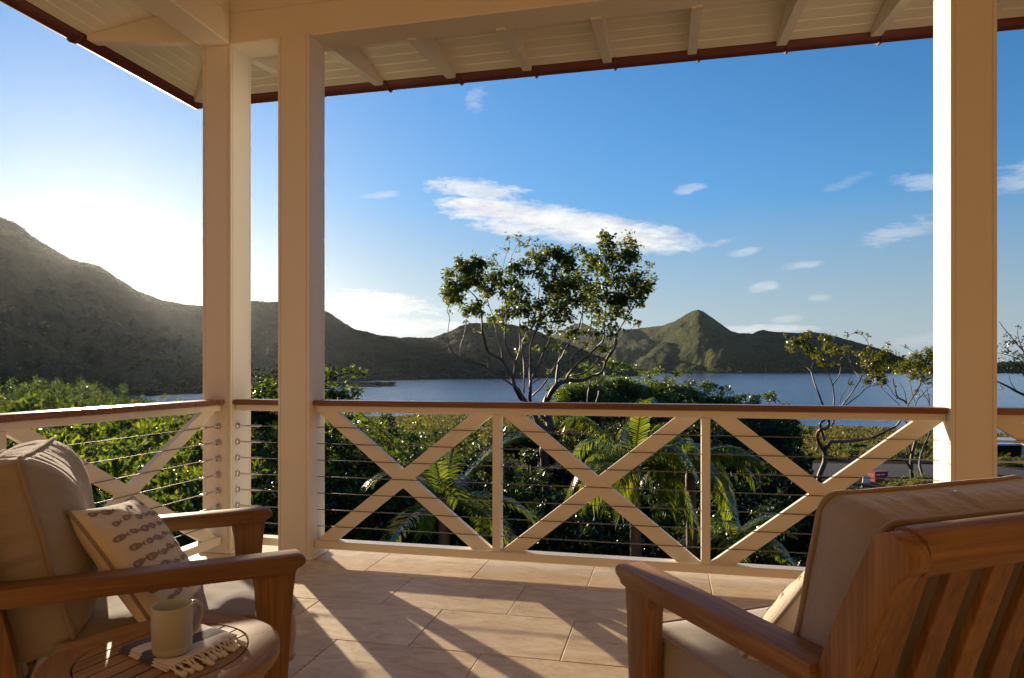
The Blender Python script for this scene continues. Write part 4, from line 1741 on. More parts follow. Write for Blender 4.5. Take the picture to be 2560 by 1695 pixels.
# ---- shrub and leafy tree crowns: a few shapes, copied
def crown_mesh(name, seed, nclump, per, rad, leaf, flat=0.75, hollow=0.35):
    r = np.random.default_rng(seed)
    c = r.normal(size=(nclump, 3))
    c /= np.linalg.norm(c, axis=1, keepdims=True)
    c[:, 2] = np.abs(c[:, 2]) * 1.0 - 0.28
    c *= (hollow + (1 - hollow) * r.uniform(0, 1, nclump) ** .45)[:, None]
    c *= np.array([rad, rad, rad * flat])
    cs = r.uniform(.14, .30, nclump) * rad
    # sprigs that break the outline
    m = max(10, nclump // 4)
    a_, e_ = r.uniform(0, 2 * math.pi, m), r.uniform(.05, 1.35, m)
    sp = np.stack([np.cos(a_) * np.cos(e_), np.sin(a_) * np.cos(e_), np.sin(e_) * flat], -1) * (rad * r.uniform(.95, 1.48, m))[:, None]
    c = np.concatenate([c, sp])
    cs = np.concatenate([cs, r.uniform(.05, .15, m) * rad])
    nclump += m
    k = (r.integers(int(per * .6), int(per * 1.4), nclump) * np.clip(cs / (.22 * rad), .25, 1.2)).astype(int)
    idx = np.repeat(np.arange(nclump), k)
    g = r.normal(size=(len(idx), 3))
    g /= np.linalg.norm(g, axis=1, keepdims=True)
    g *= (r.uniform(0, 1, len(idx)) ** .5)[:, None]
    pos = c[idx] + g * cs[idx][:, None] * np.array([1, 1, .7])
    out = pos / (np.linalg.norm(pos, axis=1, keepdims=True) + 1e-6)
    d = out * .7 + g * .8 + np.array([0, 0, -.25]) + r.normal(size=pos.shape) * .55
    return leaf_mesh(name, pos, d, leaf * (r.uniform(.55, 1.25, nclump)[idx]) * r.uniform(.6, 1.45, len(idx)), r)


def stem_mesh(seed, rad, h, n=7, tr=.05):
    r = random.Random(seed)
    bm = bmesh.new()
    for k in range(n):
        a = r.uniform(0, 6.28)
        q = r.uniform(.25, 1.05) * rad
        p = [Vector((r.uniform(-.1, .1), r.uniform(-.1, .1), -.15))]
        e = Vector((math.cos(a) * q, math.sin(a) * q, h * r.uniform(.8, 1.32)))
        for s in (.35, .7):
            p.append(p[0].lerp(e, s) + Vector((r.uniform(-.1, .1), r.uniform(-.1, .1), .12 * h * s)) * rad)
        p.append(e)
        b_tube(bm, catmull(p, 3), [tr * (1 - .75 * i / 9) for i in range(10)], 5, False)
    me = bpy.data.meshes.new('stems')
    bm.to_mesh(me)
    bm.free()
    return me


PROTO = {}


def proto(kind, v):
    key = (kind, v)
    if key in PROTO:
        return PROTO[key]
    if kind == 'fine':           # distant thicket: small leaves
        me = crown_mesh('foliage', 100 + v, 110, 85, 1.0, .062, .8)
    elif kind == 'mid':
        me = crown_mesh('foliage', 200 + v, 120, 120, 1.0, .066, .8)
    else:                        # near shrubs, larger leaves
        me = crown_mesh('foliage', 300 + v, 105, 120, 1.0, .080, .85, .3)
    PROTO[key] = (me, stem_mesh(400 + v, 1.0, .55, 10, .028))
    return PROTO[key]


MESH_MAT = {}


def with_mat(me, m):
    k = (me.name, m.name)
    if k not in MESH_MAT:
        c = me.copy()
        c.materials.clear()
        c.materials.append(m)
        MESH_MAT[k] = c
    return MESH_MAT[k]


rp = random.Random(21)


def shrub(x, d, ztop, rad, kind, mat, label, group, cat='shrub', name='shrub', squash=None, trunk=None):
    """crown of half width rad whose top reaches height ztop at bearing x, distance d"""
    fol, st = proto(kind, rp.randrange(3))
    zg = ground_at(x, d)
    h = ztop - zg
    sz = squash or min(1.15, max(.75, h / (rad * 1.5))) * rad
    p = wpt(x, d, zg)
    t = thing(name, label, cat, p, rp.uniform(0, 6.28), group)
    f = obj('foliage', with_mat(fol, mat), None, t)
    f.scale = (rad, rad, sz)
    f.location = (0, 0, h - sz * .80)
    if trunk is not False:
        s = obj('stems', with_mat(st, MAT['bark']), None, t)
        s.scale = (rad * .8, rad * .8, max(.3, (h - sz * .2) / .8))
    return t


ORD = ['leftmost', 'second', 'third', 'fourth', 'fifth', 'sixth', 'seventh', 'eighth', 'ninth', 'tenth', 'eleventh', 'twelfth', 'thirteenth', 'fourteenth', 'fifteenth', 'sixteenth', 'seventeenth', 'eighteenth', 'nineteenth', 'twentieth']
TONE = {'leaf': 'mid green', 'leaf_dark': 'dark green', 'leaf_lime': 'yellow-green', 'leaf_olive': 'olive', 'leaf_shade': 'dark green'}


def cover(rows, kind, mats, label, group, **k):
    """label may hold {tone} and {nth}; nth counts from the left within the row"""
    rows = [q for q in rows if q[0] > -90]
    for i, (x, y, d, rad) in enumerate(sorted(rows)):
        ztop = EYE + (HY - y) / FPX * d
        m = rp.choice(mats)
        nth = ORD[i] if i == 0 else (ORD[i] + ' from the left')
        shrub(x, d, ztop, rad, kind, MAT[m], label.format(tone=TONE[m], nth=nth), group, **k)


def rows_of(rows):
    """split a list of places into its rows by distance"""
    out = {}
    for q in rows:
        out.setdefault(q[4], []).append(q[:4])
    return [out[k_] for k_ in sorted(out)]


# thicket below the left railing, nearest to farthest (bearing, top edge, distance, half width)
T1 = []
for (d, ytop, step, rad, jx) in ((8.5, 1300, 210, 1.15, 40), (11, 1205, 175, 1.3, 40), (14, 1140, 140, 1.45, 30), (18, 1090, 120, 1.6, 30), (23, 1050, 105, 1.8, 30)):
    x = -240
    while x < 640:
        T1.append((x + rp.uniform(-jx, jx), ytop + rp.uniform(-28, 22), d * rp.uniform(.94, 1.06), rad * rp.uniform(.85, 1.2), d))
        x += step
ROWN = ['lowest', 'second', 'third', 'fourth', 'topmost']
for i, row in enumerate(rows_of(T1)):
    cover(row, 'near' if i < 2 else 'mid', ['leaf', 'leaf', 'leaf_lime'] if i < 2 else ['leaf', 'leaf_lime', 'leaf', 'leaf_olive'],
          '{tone} shrub behind the left railing, {nth} in the ' + ROWN[i] + ' row', 'shrubs of the thicket behind the left railing')
T2 = []
for (d, ytop, step, rad) in ((30, 1012, 95, 2.0), (38, 990, 78, 2.3), (48, 972, 66, 2.5)):
    x = -260
    while x < 290:
        yy = ytop + 26 - 22 * math.exp(-((x - 120) / 110) ** 2) + rp.uniform(-8, 10)
        T2.append((x + rp.uniform(-15, 15), yy, d * rp.uniform(.95, 1.05), rad * rp.uniform(.85, 1.15), d))
        x += step
for (x, y, d, rad) in ((60, 988, 56, 2.6), (120, 974, 60, 2.8), (180, 980, 58, 2.5), (240, 977, 62, 2.7), (290, 982, 60, 2.2), (0, 994, 55, 2.6), (-60, 996, 58, 2.8),
                       (318, 1008, 57, 1.2), (520, 1062, 40, 1.4)):
    T2.append((x, y, d, rad, 60))
ROWN = ['lowest', 'second', 'third', 'topmost']
for i, row in enumerate(rows_of(T2)):
    cover(row, 'fine', ['leaf_dark', 'leaf_dark', 'leaf_shade', 'leaf'], '{tone} bushy shrub above the left handrail, {nth} in the ' + ROWN[i] + ' row', 'shrubs showing above the left handrail')
cover([(432, 1372, 7.6, .55)], 'near', ['leaf_lime'], 'bright leafy shrub tip at the foot of the left railing, beside the armchair', None)

# shrubs under the middle of the long railing
T3 = []
for (d, ytop, step, rad, x0, x1) in ((10.5, 1250, 150, 1.25, 620, 1500), (13.5, 1150, 120, 1.4, 620, 1420), (17, 1092, 100, 1.5, 610, 1300), (24, 1066, 80, 1.6, 600, 1200), (34, 1054, 62, 1.7, 600, 1080)):
    x = x0
    while x < x1:
        T3.append((x + rp.uniform(-25, 25), ytop + rp.uniform(-14, 22), d * rp.uniform(.95, 1.05), rad * rp.uniform(.8, 1.15), d))
        x += step
T3 = [(x, y + ((48 if x > 930 else 14) if d0 > 20 else 0), d, r_, d0) for (x, y, d, r_, d0) in T3]
T3 = [(x, y + (70 if 1180 < x < 1480 and d0 < 12 else 0), d, r_, d0) for (x, y, d, r_, d0) in T3 if not (1225 < x < 1520 and 12.5 < d < 20.5)]
ROWN = ['lowest', 'second', 'third', 'fourth', 'topmost']
for i, row in enumerate(rows_of(T3)):
    cover(row, 'near' if i < 1 else 'mid', ['leaf_shade'] if i < 2 else ['leaf_dark', 'leaf'] if i < 3 else ['leaf', 'leaf_lime', 'leaf_dark', 'leaf'],  # lowest rows get the leaf colour with shade put into it
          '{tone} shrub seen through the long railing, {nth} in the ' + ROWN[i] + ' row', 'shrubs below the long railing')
cover([(700, 1068, 21, 1.3), (640, 1085, 17, 1.3), (615, 1098, 14, 1.1)], 'mid', ['leaf_lime'], 'bright yellow-green shrub between the two corner columns, {nth}', 'yellow-green shrubs between the corner columns')

# large leafy trees
def leafy_tree(x, y, d, rad, kind, mat, label, group=None, squash=None, n=5, name='leafy_tree'):
    """bushy tree whose crown is several lobes on one trunk"""
    zg = ground_at(x, d)
    ztop = EYE + (HY - y) / FPX * d
    p = wpt(x, d, zg)
    t = thing(name, label, 'tree', p, rp.uniform(0, 6.28), group)
    h = ztop - zg
    bm = bmesh.new()
    b_tube(bm, catmull([(0, 0, -.2), (.06, .03, h * .3), (-.05, .05, h * .55), (.03, 0, h * .85)], 5), [.16 - .008 * i for i in range(16)], 7)
    for k in range(6):
        a = rp.uniform(0, 6.28)
        e = Vector((math.cos(a) * rad * .6, math.sin(a) * rad * .6, h * rp.uniform(.6, .9)))
        b_tube(bm, catmull([(0, 0, h * .28), Vector((0, 0, h * .45)).lerp(e, .5), e], 4), [.07 - .006 * i for i in range(9)], 5)
    smooth(obj('trunk', bm, MAT['bark'], t))
    for k in range(n):
        fol, _ = proto(kind, rp.randrange(3))
        a = 2 * math.pi * k / n + rp.uniform(-.4, .4)
        r = rad * (.42 if k else 0)
        s = rad * rp.uniform(.55, .78) if k else rad * .8
        f = obj('foliage', with_mat(fol, mat), None, t)
        sz = s * rp.uniform(.75, .95)
        f.scale = (s, s, sz)
        top = h if k == 0 else h * rp.uniform(.80, .97)
        f.location = (math.cos(a) * r, math.sin(a) * r, top - sz * .8)
        f.rotation_euler = (0, 0, rp.uniform(0, 6.28))
    return t


leafy_tree(1530, 925, 30, 2.5, 'mid', MAT['leaf'], 'dense leafy tree right behind the red-barked tree, nearest its trunk', n=7)
leafy_tree(1655, 940, 33, 2.0, 'mid', MAT['leaf'], 'bushy tree under the pointed hill, left of the light green one', n=6)
leafy_tree(1790, 974, 31, 2.1, 'mid', MAT['leaf'], 'light green rounded tree just above the middle of the handrail', n=6)
leafy_tree(1880, 1000, 30, 1.8, 'mid', MAT['leaf'], 'low green tree sloping down to the water beside the yellowish thin tree', n=5)
leafy_tree(1460, 945, 27, 1.4, 'mid', MAT['leaf'], 'small bright green tree low behind the fork of the red-barked tree', n=5)
leafy_tree(1860, 1035, 24, 1.9, 'mid', MAT['leaf_shade'], 'broad dark tree mass behind the right crossed panel', n=7)
leafy_tree(1740, 1045, 20, 1.6, 'mid', MAT['leaf_shade'], 'dark tree behind the palm with drooping fronds', n=6)
leafy_tree(1560, 1040, 22, 1.7, 'mid', MAT['leaf_shade'], 'dark tree behind the middle crossed panel', n=6)
leafy_tree(1330, 1060, 25, 1.5, 'mid', MAT['leaf_shade'], 'dark leafy tree left of the red trunk, below the handrail', n=6)
leafy_tree(650, 950, 17, .95, 'near', MAT['leaf_dark'], 'glossy dark tree between the corner columns, showing over the handrail', n=4)
T4 = []
for (d, ytop, step, rad, x0, x1) in ((10, 1330, 170, 1.1, 1380, 1960), (14, 1230, 130, 1.4, 1380, 1960), (18, 1150, 110, 1.6, 1380, 1960)):
    x = x0
    while x < x1:
        T4.append((x + rp.uniform(-25, 25), ytop + rp.uniform(-14, 22), d * rp.uniform(.95, 1.05), rad * rp.uniform(.8, 1.15), d))
        x += step
T4 = [q for q in T4 if not (q[0] < 1500 and 12.5 < q[2] < 20.5)]
cover([(1295, 1165, 23.5, .9), (1365, 1180, 25, 1.0), (1440, 1150, 23.5, 1.0)], 'mid', ['leaf_shade'], 'dark shrub in the shade right behind the red trunk, {nth}', 'dark shrubs behind the red trunk')
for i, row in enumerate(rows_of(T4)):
    cover(row, 'near', ['leaf_shade'], 'shaded shrub behind the palms on the right, {nth} in the ' + ['lowest', 'middle', 'top'][i] + ' row', 'shaded shrubs behind the palms')
cover([(1262, 1195, 15, .65), (1420, 1270, 12, .6), (1318, 1285, 13, .5)], 'near', ['leaf_lime'], 'bright green low shrub at the foot of the red trunk, {nth}', 'bright shrubs at the foot of the red trunk')
cover([(1995, 1150, 46, .7), (2060, 1130, 60, 1.0), (2130, 1118, 64, .9), (2190, 1110, 66, 1.0), (2250, 1125, 60, .9), (2290, 1100, 70, 1.1), (2240, 1085, 100, 1.4), (2085, 1070, 112, 1.2)], 'fine', ['leaf_olive', 'leaf'], 'low {tone} bush on the lawn beyond the right panel, {nth}', 'low bushes on the lawn')
cover([(2510, 1138, 54, .8), (2545, 1140, 55, .8), (2580, 1138, 54, .9)], 'fine', ['leaf', 'leaf_olive'], 'small hedge bush in front of the dark shed, {nth}', 'hedge bushes in front of the shed')


cover([(2010, 1205, 34, .6), (2070, 1218, 33, .55), (2130, 1212, 35, .6), (2240, 1200, 36, .6), (2300, 1190, 37, .7)], 'mid', ['leaf_dark', 'leaf_olive'], 'low {tone} bush on bare soil near the red box, {nth}', 'low bushes on the bare soil near the road')


# ---- leafy branch pieces that reach past the column
def branch_tree(label, base, paths, clusters, leafsize, mat, barkmat, dens, d0, zoff=0.0, group=None, name='tree', twig=.006, sc=1.0, limb_w=1.0, leafw=.5, droop=.5, seed=1, cat='tree', spread=1.0):
    """paths: list of [(bearing, height px, width px)...]; clusters: (bearing, height px, radius px). All stand about d0 away with real depth."""
    r = random.Random(seed)
    n3 = np.random.default_rng(seed)
    t = thing(name, label, cat, base, 0, group)
    B = Vector(base)

    def depth(x, y, ph):
        return d0 + spread * (1.5 * noise.noise(Vector((x * .006 + ph, y * .004, seed))) + .5 * noise.noise(Vector((x * .02, y * .015 + ph, seed + 7.0))))
    nodes = []
    first = True
    for pi, path in enumerate(paths):
        pts, rad = [], []
        ph = pi * .25
        for i, (x, y, w_) in enumerate(path):
            f = min(1.0, i / 3) if first is False else 0
            dd = d0 + (depth(x, y, ph) - d0) * (0 if first else min(1, (i + .4) / 3))
            if not first and i == 0 and nodes:
                # begin on the limb it leaves
                q = min(nodes, key=lambda e: (e[0] - x) ** 2 + (e[1] - y) ** 2)
                if (q[0] - x) ** 2 + (q[1] - y) ** 2 < 40 ** 2:
                    dd = q[2]
            pts.append(hpt(x, y, dd) - B)
            rad.append(w_ / FPX * dd * .5 * limb_w)
            nodes.append((x, y, dd))
        sm = catmull(pts, 5)
        rr_ = [rad[min(len(rad) - 1, i // 5)] * (1 - (i % 5) / 5) + rad[min(len(rad) - 1, i // 5 + 1)] * ((i % 5) / 5) for i in range(len(sm))]
        wob = [p + Vector((noise.noise(p * 2.0), noise.noise(p * 2.0 + Vector((9, 0, 0))), noise.noise(p * 2.0 + Vector((0, 9, 0))))) * (.035 if i else 0) for i, p in enumerate(sm)]
        bm = bmesh.new()
        b_tube(bm, wob, rr_, 8 if first else 6)
        smooth(obj('trunk' if first else 'limb', bm, barkmat, t))
        # finer nodes for the twigs to leave from
        for a, b in zip(nodes[-len(path):], nodes[-len(path) + 1:]):
            for s in (.33, .66):
                nodes.append(tuple(a[k] * (1 - s) + b[k] * s for k in range(3)))
        first = False
    tw = bmesh.new()
    P, Dr, Sz = [], [], []
    for (x, y, rd, *dn) in clusters:
        near = [q for q in nodes if q[1] > y - 20 and (q[0] - x) ** 2 + (q[1] - y) ** 2 < 260 ** 2] or nodes
        q = min(near, key=lambda e: (e[0] - x) ** 2 * 1.6 + (e[1] - y) ** 2)
        dd = depth(x, y, .1) + r.uniform(-.6, .6) * spread
        c = hpt(x, y, dd) - B
        s = hpt(q[0], q[1], q[2]) - B
        m = s.lerp(c, .5) + Vector((r.uniform(-.1, .1), r.uniform(-.1, .1), -.10)) * (c - s).length
        b_tube(tw, catmull([s, m, c], 5), [twig * 1.7 - twig * .9 * i / 10 for i in range(11)], 5, False)
        nodes.append((x, y, dd))
        R_ = rd / FPX * dd
        ns = max(3, int(rd * .16))
        for k in range(ns):
            v = Vector((r.gauss(0, 1), r.gauss(0, 1), r.gauss(.25, .9)))
            v = v.normalized() * R_ * r.uniform(.45, 1.25)
            e = c + v
            b_tube(tw, [c.lerp(e, -.05) if k else m.lerp(c, .7), c + v * .5 + Vector((0, 0, .04 * R_)), e], [twig * .8, twig * .6, twig * .4], 4, False)
            nl = max(3, int(dens * (dn[0] if dn else 1.0) * rd * rd / 1000 / ns * 10))
            for l in range(nl):
                f = r.uniform(.3, 1.08)
                off = Vector((r.gauss(0, .40), r.gauss(0, .40), r.gauss(0, .34))) * R_
                P.append(c + v * f + off)
                Dr.append(v.normalized() * .55 + Vector((r.gauss(0, .6), r.gauss(0, .6), -droop + r.gauss(0, .45))))
                Sz.append(leafsize * r.uniform(.45, 1.3))
    smooth(obj('twigs', tw, barkmat, t, kind='stuff'))
    me = leaf_mesh('crown', np.array([tuple(p) for p in P]), np.array([tuple(p) for p in Dr]), np.array(Sz), n3, leafw, .3)
    obj('crown', me, mat, t, kind='stuff')
    return t


def Tz(pts, ox, oy, k, w0, w1):
    """picked outline points -> (bearing, height, width) with the width running from w0 to w1"""
    n = len(pts)
    return [(ox + k * x, oy + k * y, w0 + (w1 - w0) * i / max(1, n - 1)) for i, (x, y) in enumerate(pts)]


def Tc(cl, ox, oy, k):
    return [(ox + k * c[0], oy + k * c[1], k * c[2], *c[3:]) for c in cl]


# ---- the tall red-barked tree in the middle
A_ = (1090, 560, .3061)
Bq = (1250, 960, .2935)
limbs = [
    Tz([(452, 1300), (445, 1250), (420, 1120), (400, 1000), (398, 860), (385, 740), (382, 640), (372, 570), (400, 490), (425, 410), (428, 370)], *Bq, 30, 24),
    Tz([(428, 385), (412, 300), (400, 230), (390, 150), (430, 80), (480, 20), (520, -20)], *Bq, 24, 15),
    Tz([(425, 420), (330, 330), (280, 240), (225, 160), (190, 110), (150, 40)], *Bq, 17, 13),
    Tz([(440, 390), (510, 370), (560, 310), (600, 270), (640, 200), (700, 140)], *Bq, 15, 9),
    Tz([(415, 330), (330, 250), (262, 150), (262, 40), (268, -30)], *Bq, 11, 8),
    Tz([(700, 1430), (650, 1340), (620, 1250), (560, 1150), (520, 1100), (430, 1050), (400, 980), (380, 860), (370, 700), (330, 600), (240, 520)], *A_, 14, 2.5),
    Tz([(640, 1320), (560, 1270), (430, 1180), (330, 1135), (200, 1095), (130, 1040), (95, 950), (100, 820), (110, 760), (95, 690)], *A_, 6, 1.5),
    Tz([(205, 1095), (200, 1000), (235, 880), (245, 780), (210, 740)], *A_, 3, 1.2),
    Tz([(430, 1180), (420, 1110), (400, 1070)], *A_, 3.5, 2.5),
    Tz([(635, 1260), (640, 1120), (590, 1020), (560, 900), (575, 700), (560, 600), (530, 480)], *A_, 8, 2),
    Tz([(545, 1110), (535, 1010), (500, 920), (480, 800), (430, 650), (400, 520)], *A_, 5.5, 1.8),
    Tz([(770, 1450), (775, 1300), (770, 1180), (770, 1050), (800, 900), (850, 780), (840, 600), (860, 450)], *A_, 9, 2),
    Tz([(775, 1290), (830, 1160), (880, 1050), (930, 930), (960, 800), (1000, 650), (1010, 500)], *A_, 6.5, 2),
    Tz([(650, 1120), (690, 1000), (680, 870), (680, 700), (650, 560)], *A_, 5, 1.8),
    Tz([(690, 1230), (760, 1150), (860, 1060), (930, 900), (940, 760)], *A_, 5, 2),
    Tz([(790, 1400), (870, 1330), (950, 1200), (1000, 1120), (1080, 990), (1180, 850), (1200, 700)], *A_, 5, 2),
    Tz([(720, 1380), (720, 1260), (710, 1100), (700, 1000), (740, 880), (760, 760)], *A_, 4.5, 1.8),
    Tz([(790, 1300), (870, 1250), (930, 1220), (970, 1150)], *A_, 4, 2),
    Tz([(870, 1250), (840, 1150), (800, 1080), (760, 1000)], *A_, 3, 1.6),
    Tz([(910, 1440), (980, 1320), (1080, 1280), (1180, 1275), (1280, 1240), (1350, 1210), (1390, 1120), (1450, 1020), (1480, 900), (1500, 850), (1590, 720), (1690, 520)], *A_, 15, 2),
    Tz([(980, 1320), (1000, 1150), (1040, 1040), (1100, 960), (1180, 800), (1210, 600), (1240, 450)], *A_, 8.5, 2),
    Tz([(1070, 1270), (1120, 1180), (1210, 1100), (1300, 1010), (1370, 930), (1380, 760), (1400, 600)], *A_, 9, 2),
    Tz([(1110, 1180), (1115, 1080), (1200, 1020), (1250, 940), (1270, 800), (1280, 600), (1330, 420)], *A_, 5, 1.8),
    Tz([(1100, 1240), (1200, 1220), (1270, 1180), (1330, 1100), (1340, 1000), (1390, 880)], *A_, 6, 2),
    Tz([(1380, 1130), (1440, 1000), (1470, 880), (1460, 700), (1500, 500)], *A_, 5, 1.8),
    Tz([(1290, 1240), (1250, 1330), (1238, 1460), (1230, 1540)], *A_, 4.5, 5),
    Tz([(1380, 1190), (1370, 1250), (1325, 1310), (1330, 1390), (1310, 1460)], *A_, 5, 5),
    Tz([(1420, 940), (1400, 980), (1420, 1060), (1380, 1120)], *A_, 2.5, 3),
    Tz([(100, 600), (190, 640), (290, 660), (350, 640)], *A_, 1.2, 1.6),
    Tz([(30, 375), (60, 460), (130, 520), (220, 560)], *A_, 1.0, 1.6),
    Tz([(580, 90), (600, 180), (560, 290), (530, 420)], *A_, 1.0, 1.5),
    Tz([(690, 110), (640, 220), (600, 330), (590, 450)], *A_, 1.0, 1.5),
    Tz([(760, 110), (830, 180), (860, 300), (850, 430)], *A_, 1.0, 1.6),
    Tz([(870, 140), (860, 260), (850, 380)], *A_, 1.0, 1.5),
    Tz([(1800, 450), (1740, 500), (1680, 560), (1590, 700)], *A_, 1.0, 2.0),
    Tz([(1740, 330), (1690, 400), (1620, 520)], *A_, 1.0, 2.0),
    Tz([(1640, 120), (1540, 170), (1440, 240), (1380, 340)], *A_, 1.2, 2.2),
    Tz([(1660, 790), (1600, 850), (1520, 900), (1480, 950)], *A_, 1.0, 2.0),
]
cl = [(110, 560, 70), (90, 500, 50), (170, 540, 60), (100, 600, 50), (250, 400, 70), (200, 360, 60), (300, 340, 70), (370, 300, 60), (440, 320, 50), (270, 450, 60), (420, 440, 60), (340, 450, 50), (400, 540, 50), (430, 590, 45),
      (230, 690, 50), (330, 700, 60), (370, 730, 45), (200, 290, 35), (130, 400, 50), (75, 400, 30, .7),
      (540, 500, 60), (520, 390, 50), (650, 330, 60), (640, 450, 70), (640, 560, 90), (570, 630, 60), (720, 390, 60), (740, 300, 50), (780, 260, 40), (560, 760, 60), (480, 760, 50), (600, 720, 40), (750, 640, 70), (730, 720, 60), (780, 800, 70), (700, 540, 60),
      (900, 300, 60), (850, 380, 70), (950, 430, 90), (950, 250, 50), (1000, 210, 40), (1080, 280, 60), (1100, 400, 80), (900, 560, 100), (1000, 560, 90), (1080, 500, 90), (950, 680, 80), (850, 650, 60), (880, 800, 60), (820, 830, 50), (1050, 640, 80), (1060, 780, 60), (1120, 860, 50), (1140, 920, 50), (1000, 850, 40),
      (1150, 600, 90), (1200, 480, 90), (1250, 330, 70), (1220, 220, 50), (1340, 280, 60), (1340, 180, 50), (1380, 90, 40), (1400, 130, 40), (1450, 180, 50), (1580, 110, 45), (1600, 160, 40), (1540, 240, 50), (1640, 260, 40), (1560, 320, 60), (1480, 300, 50), (1400, 400, 90), (1500, 450, 90), (1600, 430, 70), (1560, 560, 80), (1660, 500, 60), (1740, 490, 40), (1640, 590, 50), (1660, 660, 40), (1500, 650, 80), (1400, 600, 90), (1300, 560, 90), (1300, 700, 80), (1420, 730, 80), (1380, 840, 60), (1300, 800, 50), (1500, 720, 60), (1480, 840, 40), (1750, 330, 35, .7), (1740, 400, 35, .7), (1800, 450, 30, .7),
      (730, 935, 30), (820, 1020, 30), (1000, 1000, 50), (1360, 1010, 45), (1230, 1000, 35), (910, 1200, 25), (1660, 790, 30), (660, 1030, 20), (320, 860, 15),
      (610, 110, 45, .25), (650, 150, 45, .25), (690, 180, 40, .25), (560, 200, 40, .3), (470, 250, 40, .35), (770, 130, 40, .25), (820, 180, 40, .25), (870, 180, 45, .3), (1130, 190, 35, .5), (930, 190, 50, .4), (100, 740, 40, .1), (240, 800, 35, .1)]
# foliage between the main tufts
cl += [(700, 830, 45), (900, 880, 45), (1060, 900, 40), (1200, 880, 45), (1290, 900, 40), (560, 840, 40), (1420, 880, 45), (470, 800, 38), (980, 780, 45)]
r9 = random.Random(77)
main_ = [c for c in cl[:112] if len(c) == 3 and c[1] < 800]
for i in range(95):
    a = r9.choice(main_)
    near = sorted(main_, key=lambda q: (q[0] - a[0]) ** 2 + (q[1] - a[1]) ** 2)[1:6]
    b = r9.choice(near)
    f = r9.uniform(.3, .7)
    cl.append((a[0] + (b[0] - a[0]) * f + r9.uniform(-18, 18), a[1] + (b[1] - a[1]) * f + r9.uniform(-18, 18), r9.uniform(38, 58)))
D0 = 20.0
base = wpt(1250 + .2935 * 452, D0, ground_at(1383, D0))
limbs[0] = [(1250 + .2935 * 452, HY + (EYE - base.z + .1) / D0 * FPX, 32)] + limbs[0]
branch_tree('tall spreading tree with red peeling bark and many bare limbs, in the middle', base, limbs, Tc(cl, *A_), .115, MAT['leaf_tree'], MAT['bark_red'], 33.0, D0, limb_w=.85, seed=5, leafw=.6, droop=.55)

# ---- thin yellowish trees on the right
C_ = (1920, 800, .2997)
limbs = [
    Tz([(425, 1330), (445, 1250), (475, 1180), (472, 1100), (450, 1060), (430, 1030)], *C_, 13, 11),
    Tz([(430, 1040), (412, 990), (415, 935), (440, 915), (495, 900), (508, 870), (505, 820), (500, 760), (455, 700), (410, 580), (360, 430), (380, 360), (420, 300)], *C_, 10, 2),
    Tz([(470, 1000), (450, 930), (432, 870), (470, 835), (520, 800), (550, 700), (540, 560), (490, 420), (450, 370)], *C_, 7, 1.8),
    Tz([(465, 1090), (500, 1050), (535, 1015), (640, 1015), (760, 1000), (880, 980), (960, 940), (1060, 890), (1110, 830), (1170, 700), (1240, 600), (1290, 500)], *C_, 11, 2.2),
    Tz([(360, 430), (300, 380), (220, 340), (180, 250)], *C_, 2.5, 1),
    Tz([(540, 545), (590, 470), (610, 390), (605, 330), (660, 280)], *C_, 3, 1.2),
    Tz([(540, 870), (570, 780), (630, 700), (710, 590), (770, 490), (830, 370), (870, 310)], *C_, 5, 1.4),
    Tz([(590, 760), (660, 700), (760, 630), (830, 560), (930, 540)], *C_, 3.5, 1.2),
    Tz([(600, 690), (620, 620), (660, 560), (690, 470), (740, 400)], *C_, 2.2, 1),
    Tz([(770, 490), (720, 420), (690, 360), (660, 280)], *C_, 2, 1),
    Tz([(870, 310), (850, 230), (800, 140), (730, 100)], *C_, 1.6, .8),
    Tz([(930, 250), (1000, 195)], *C_, 1, .8),
]
cl = [(230, 190, 50), (330, 170, 50), (350, 230, 55), (480, 170, 50), (480, 230, 40), (540, 270, 40), (600, 250, 40), (660, 240, 40), (400, 280, 40), (450, 330, 40), (560, 370, 25), (860, 230, 30), (780, 300, 40), (850, 340, 70), (950, 330, 70), (900, 430, 70), (980, 280, 45),
      (1040, 330, 55), (1000, 380, 60), (940, 490, 45), (980, 520, 35), (820, 490, 40), (150, 120, 15), (355, 95, 15), (660, 120, 14), (735, 100, 12), (795, 100, 12), (840, 130, 15), (1000, 195, 15), (180, 240, 25), (700, 530, 20)]
D1 = 38.0
base = wpt(1920 + .2997 * 425, D1, ground_at(2047, D1))
limbs[0] = [(1920 + .2997 * 425, HY + (EYE - base.z + .1) / D1 * FPX, 14)] + limbs[0]
branch_tree('thin crooked tree with sparse yellow-green leaves, left of the sunlit column', base, limbs, Tc(cl, *C_), .15, MAT['leaf_olive'], MAT['bark_red'], 95.0, D1, seed=8, twig=.012, spread=1.6, leafw=.6)
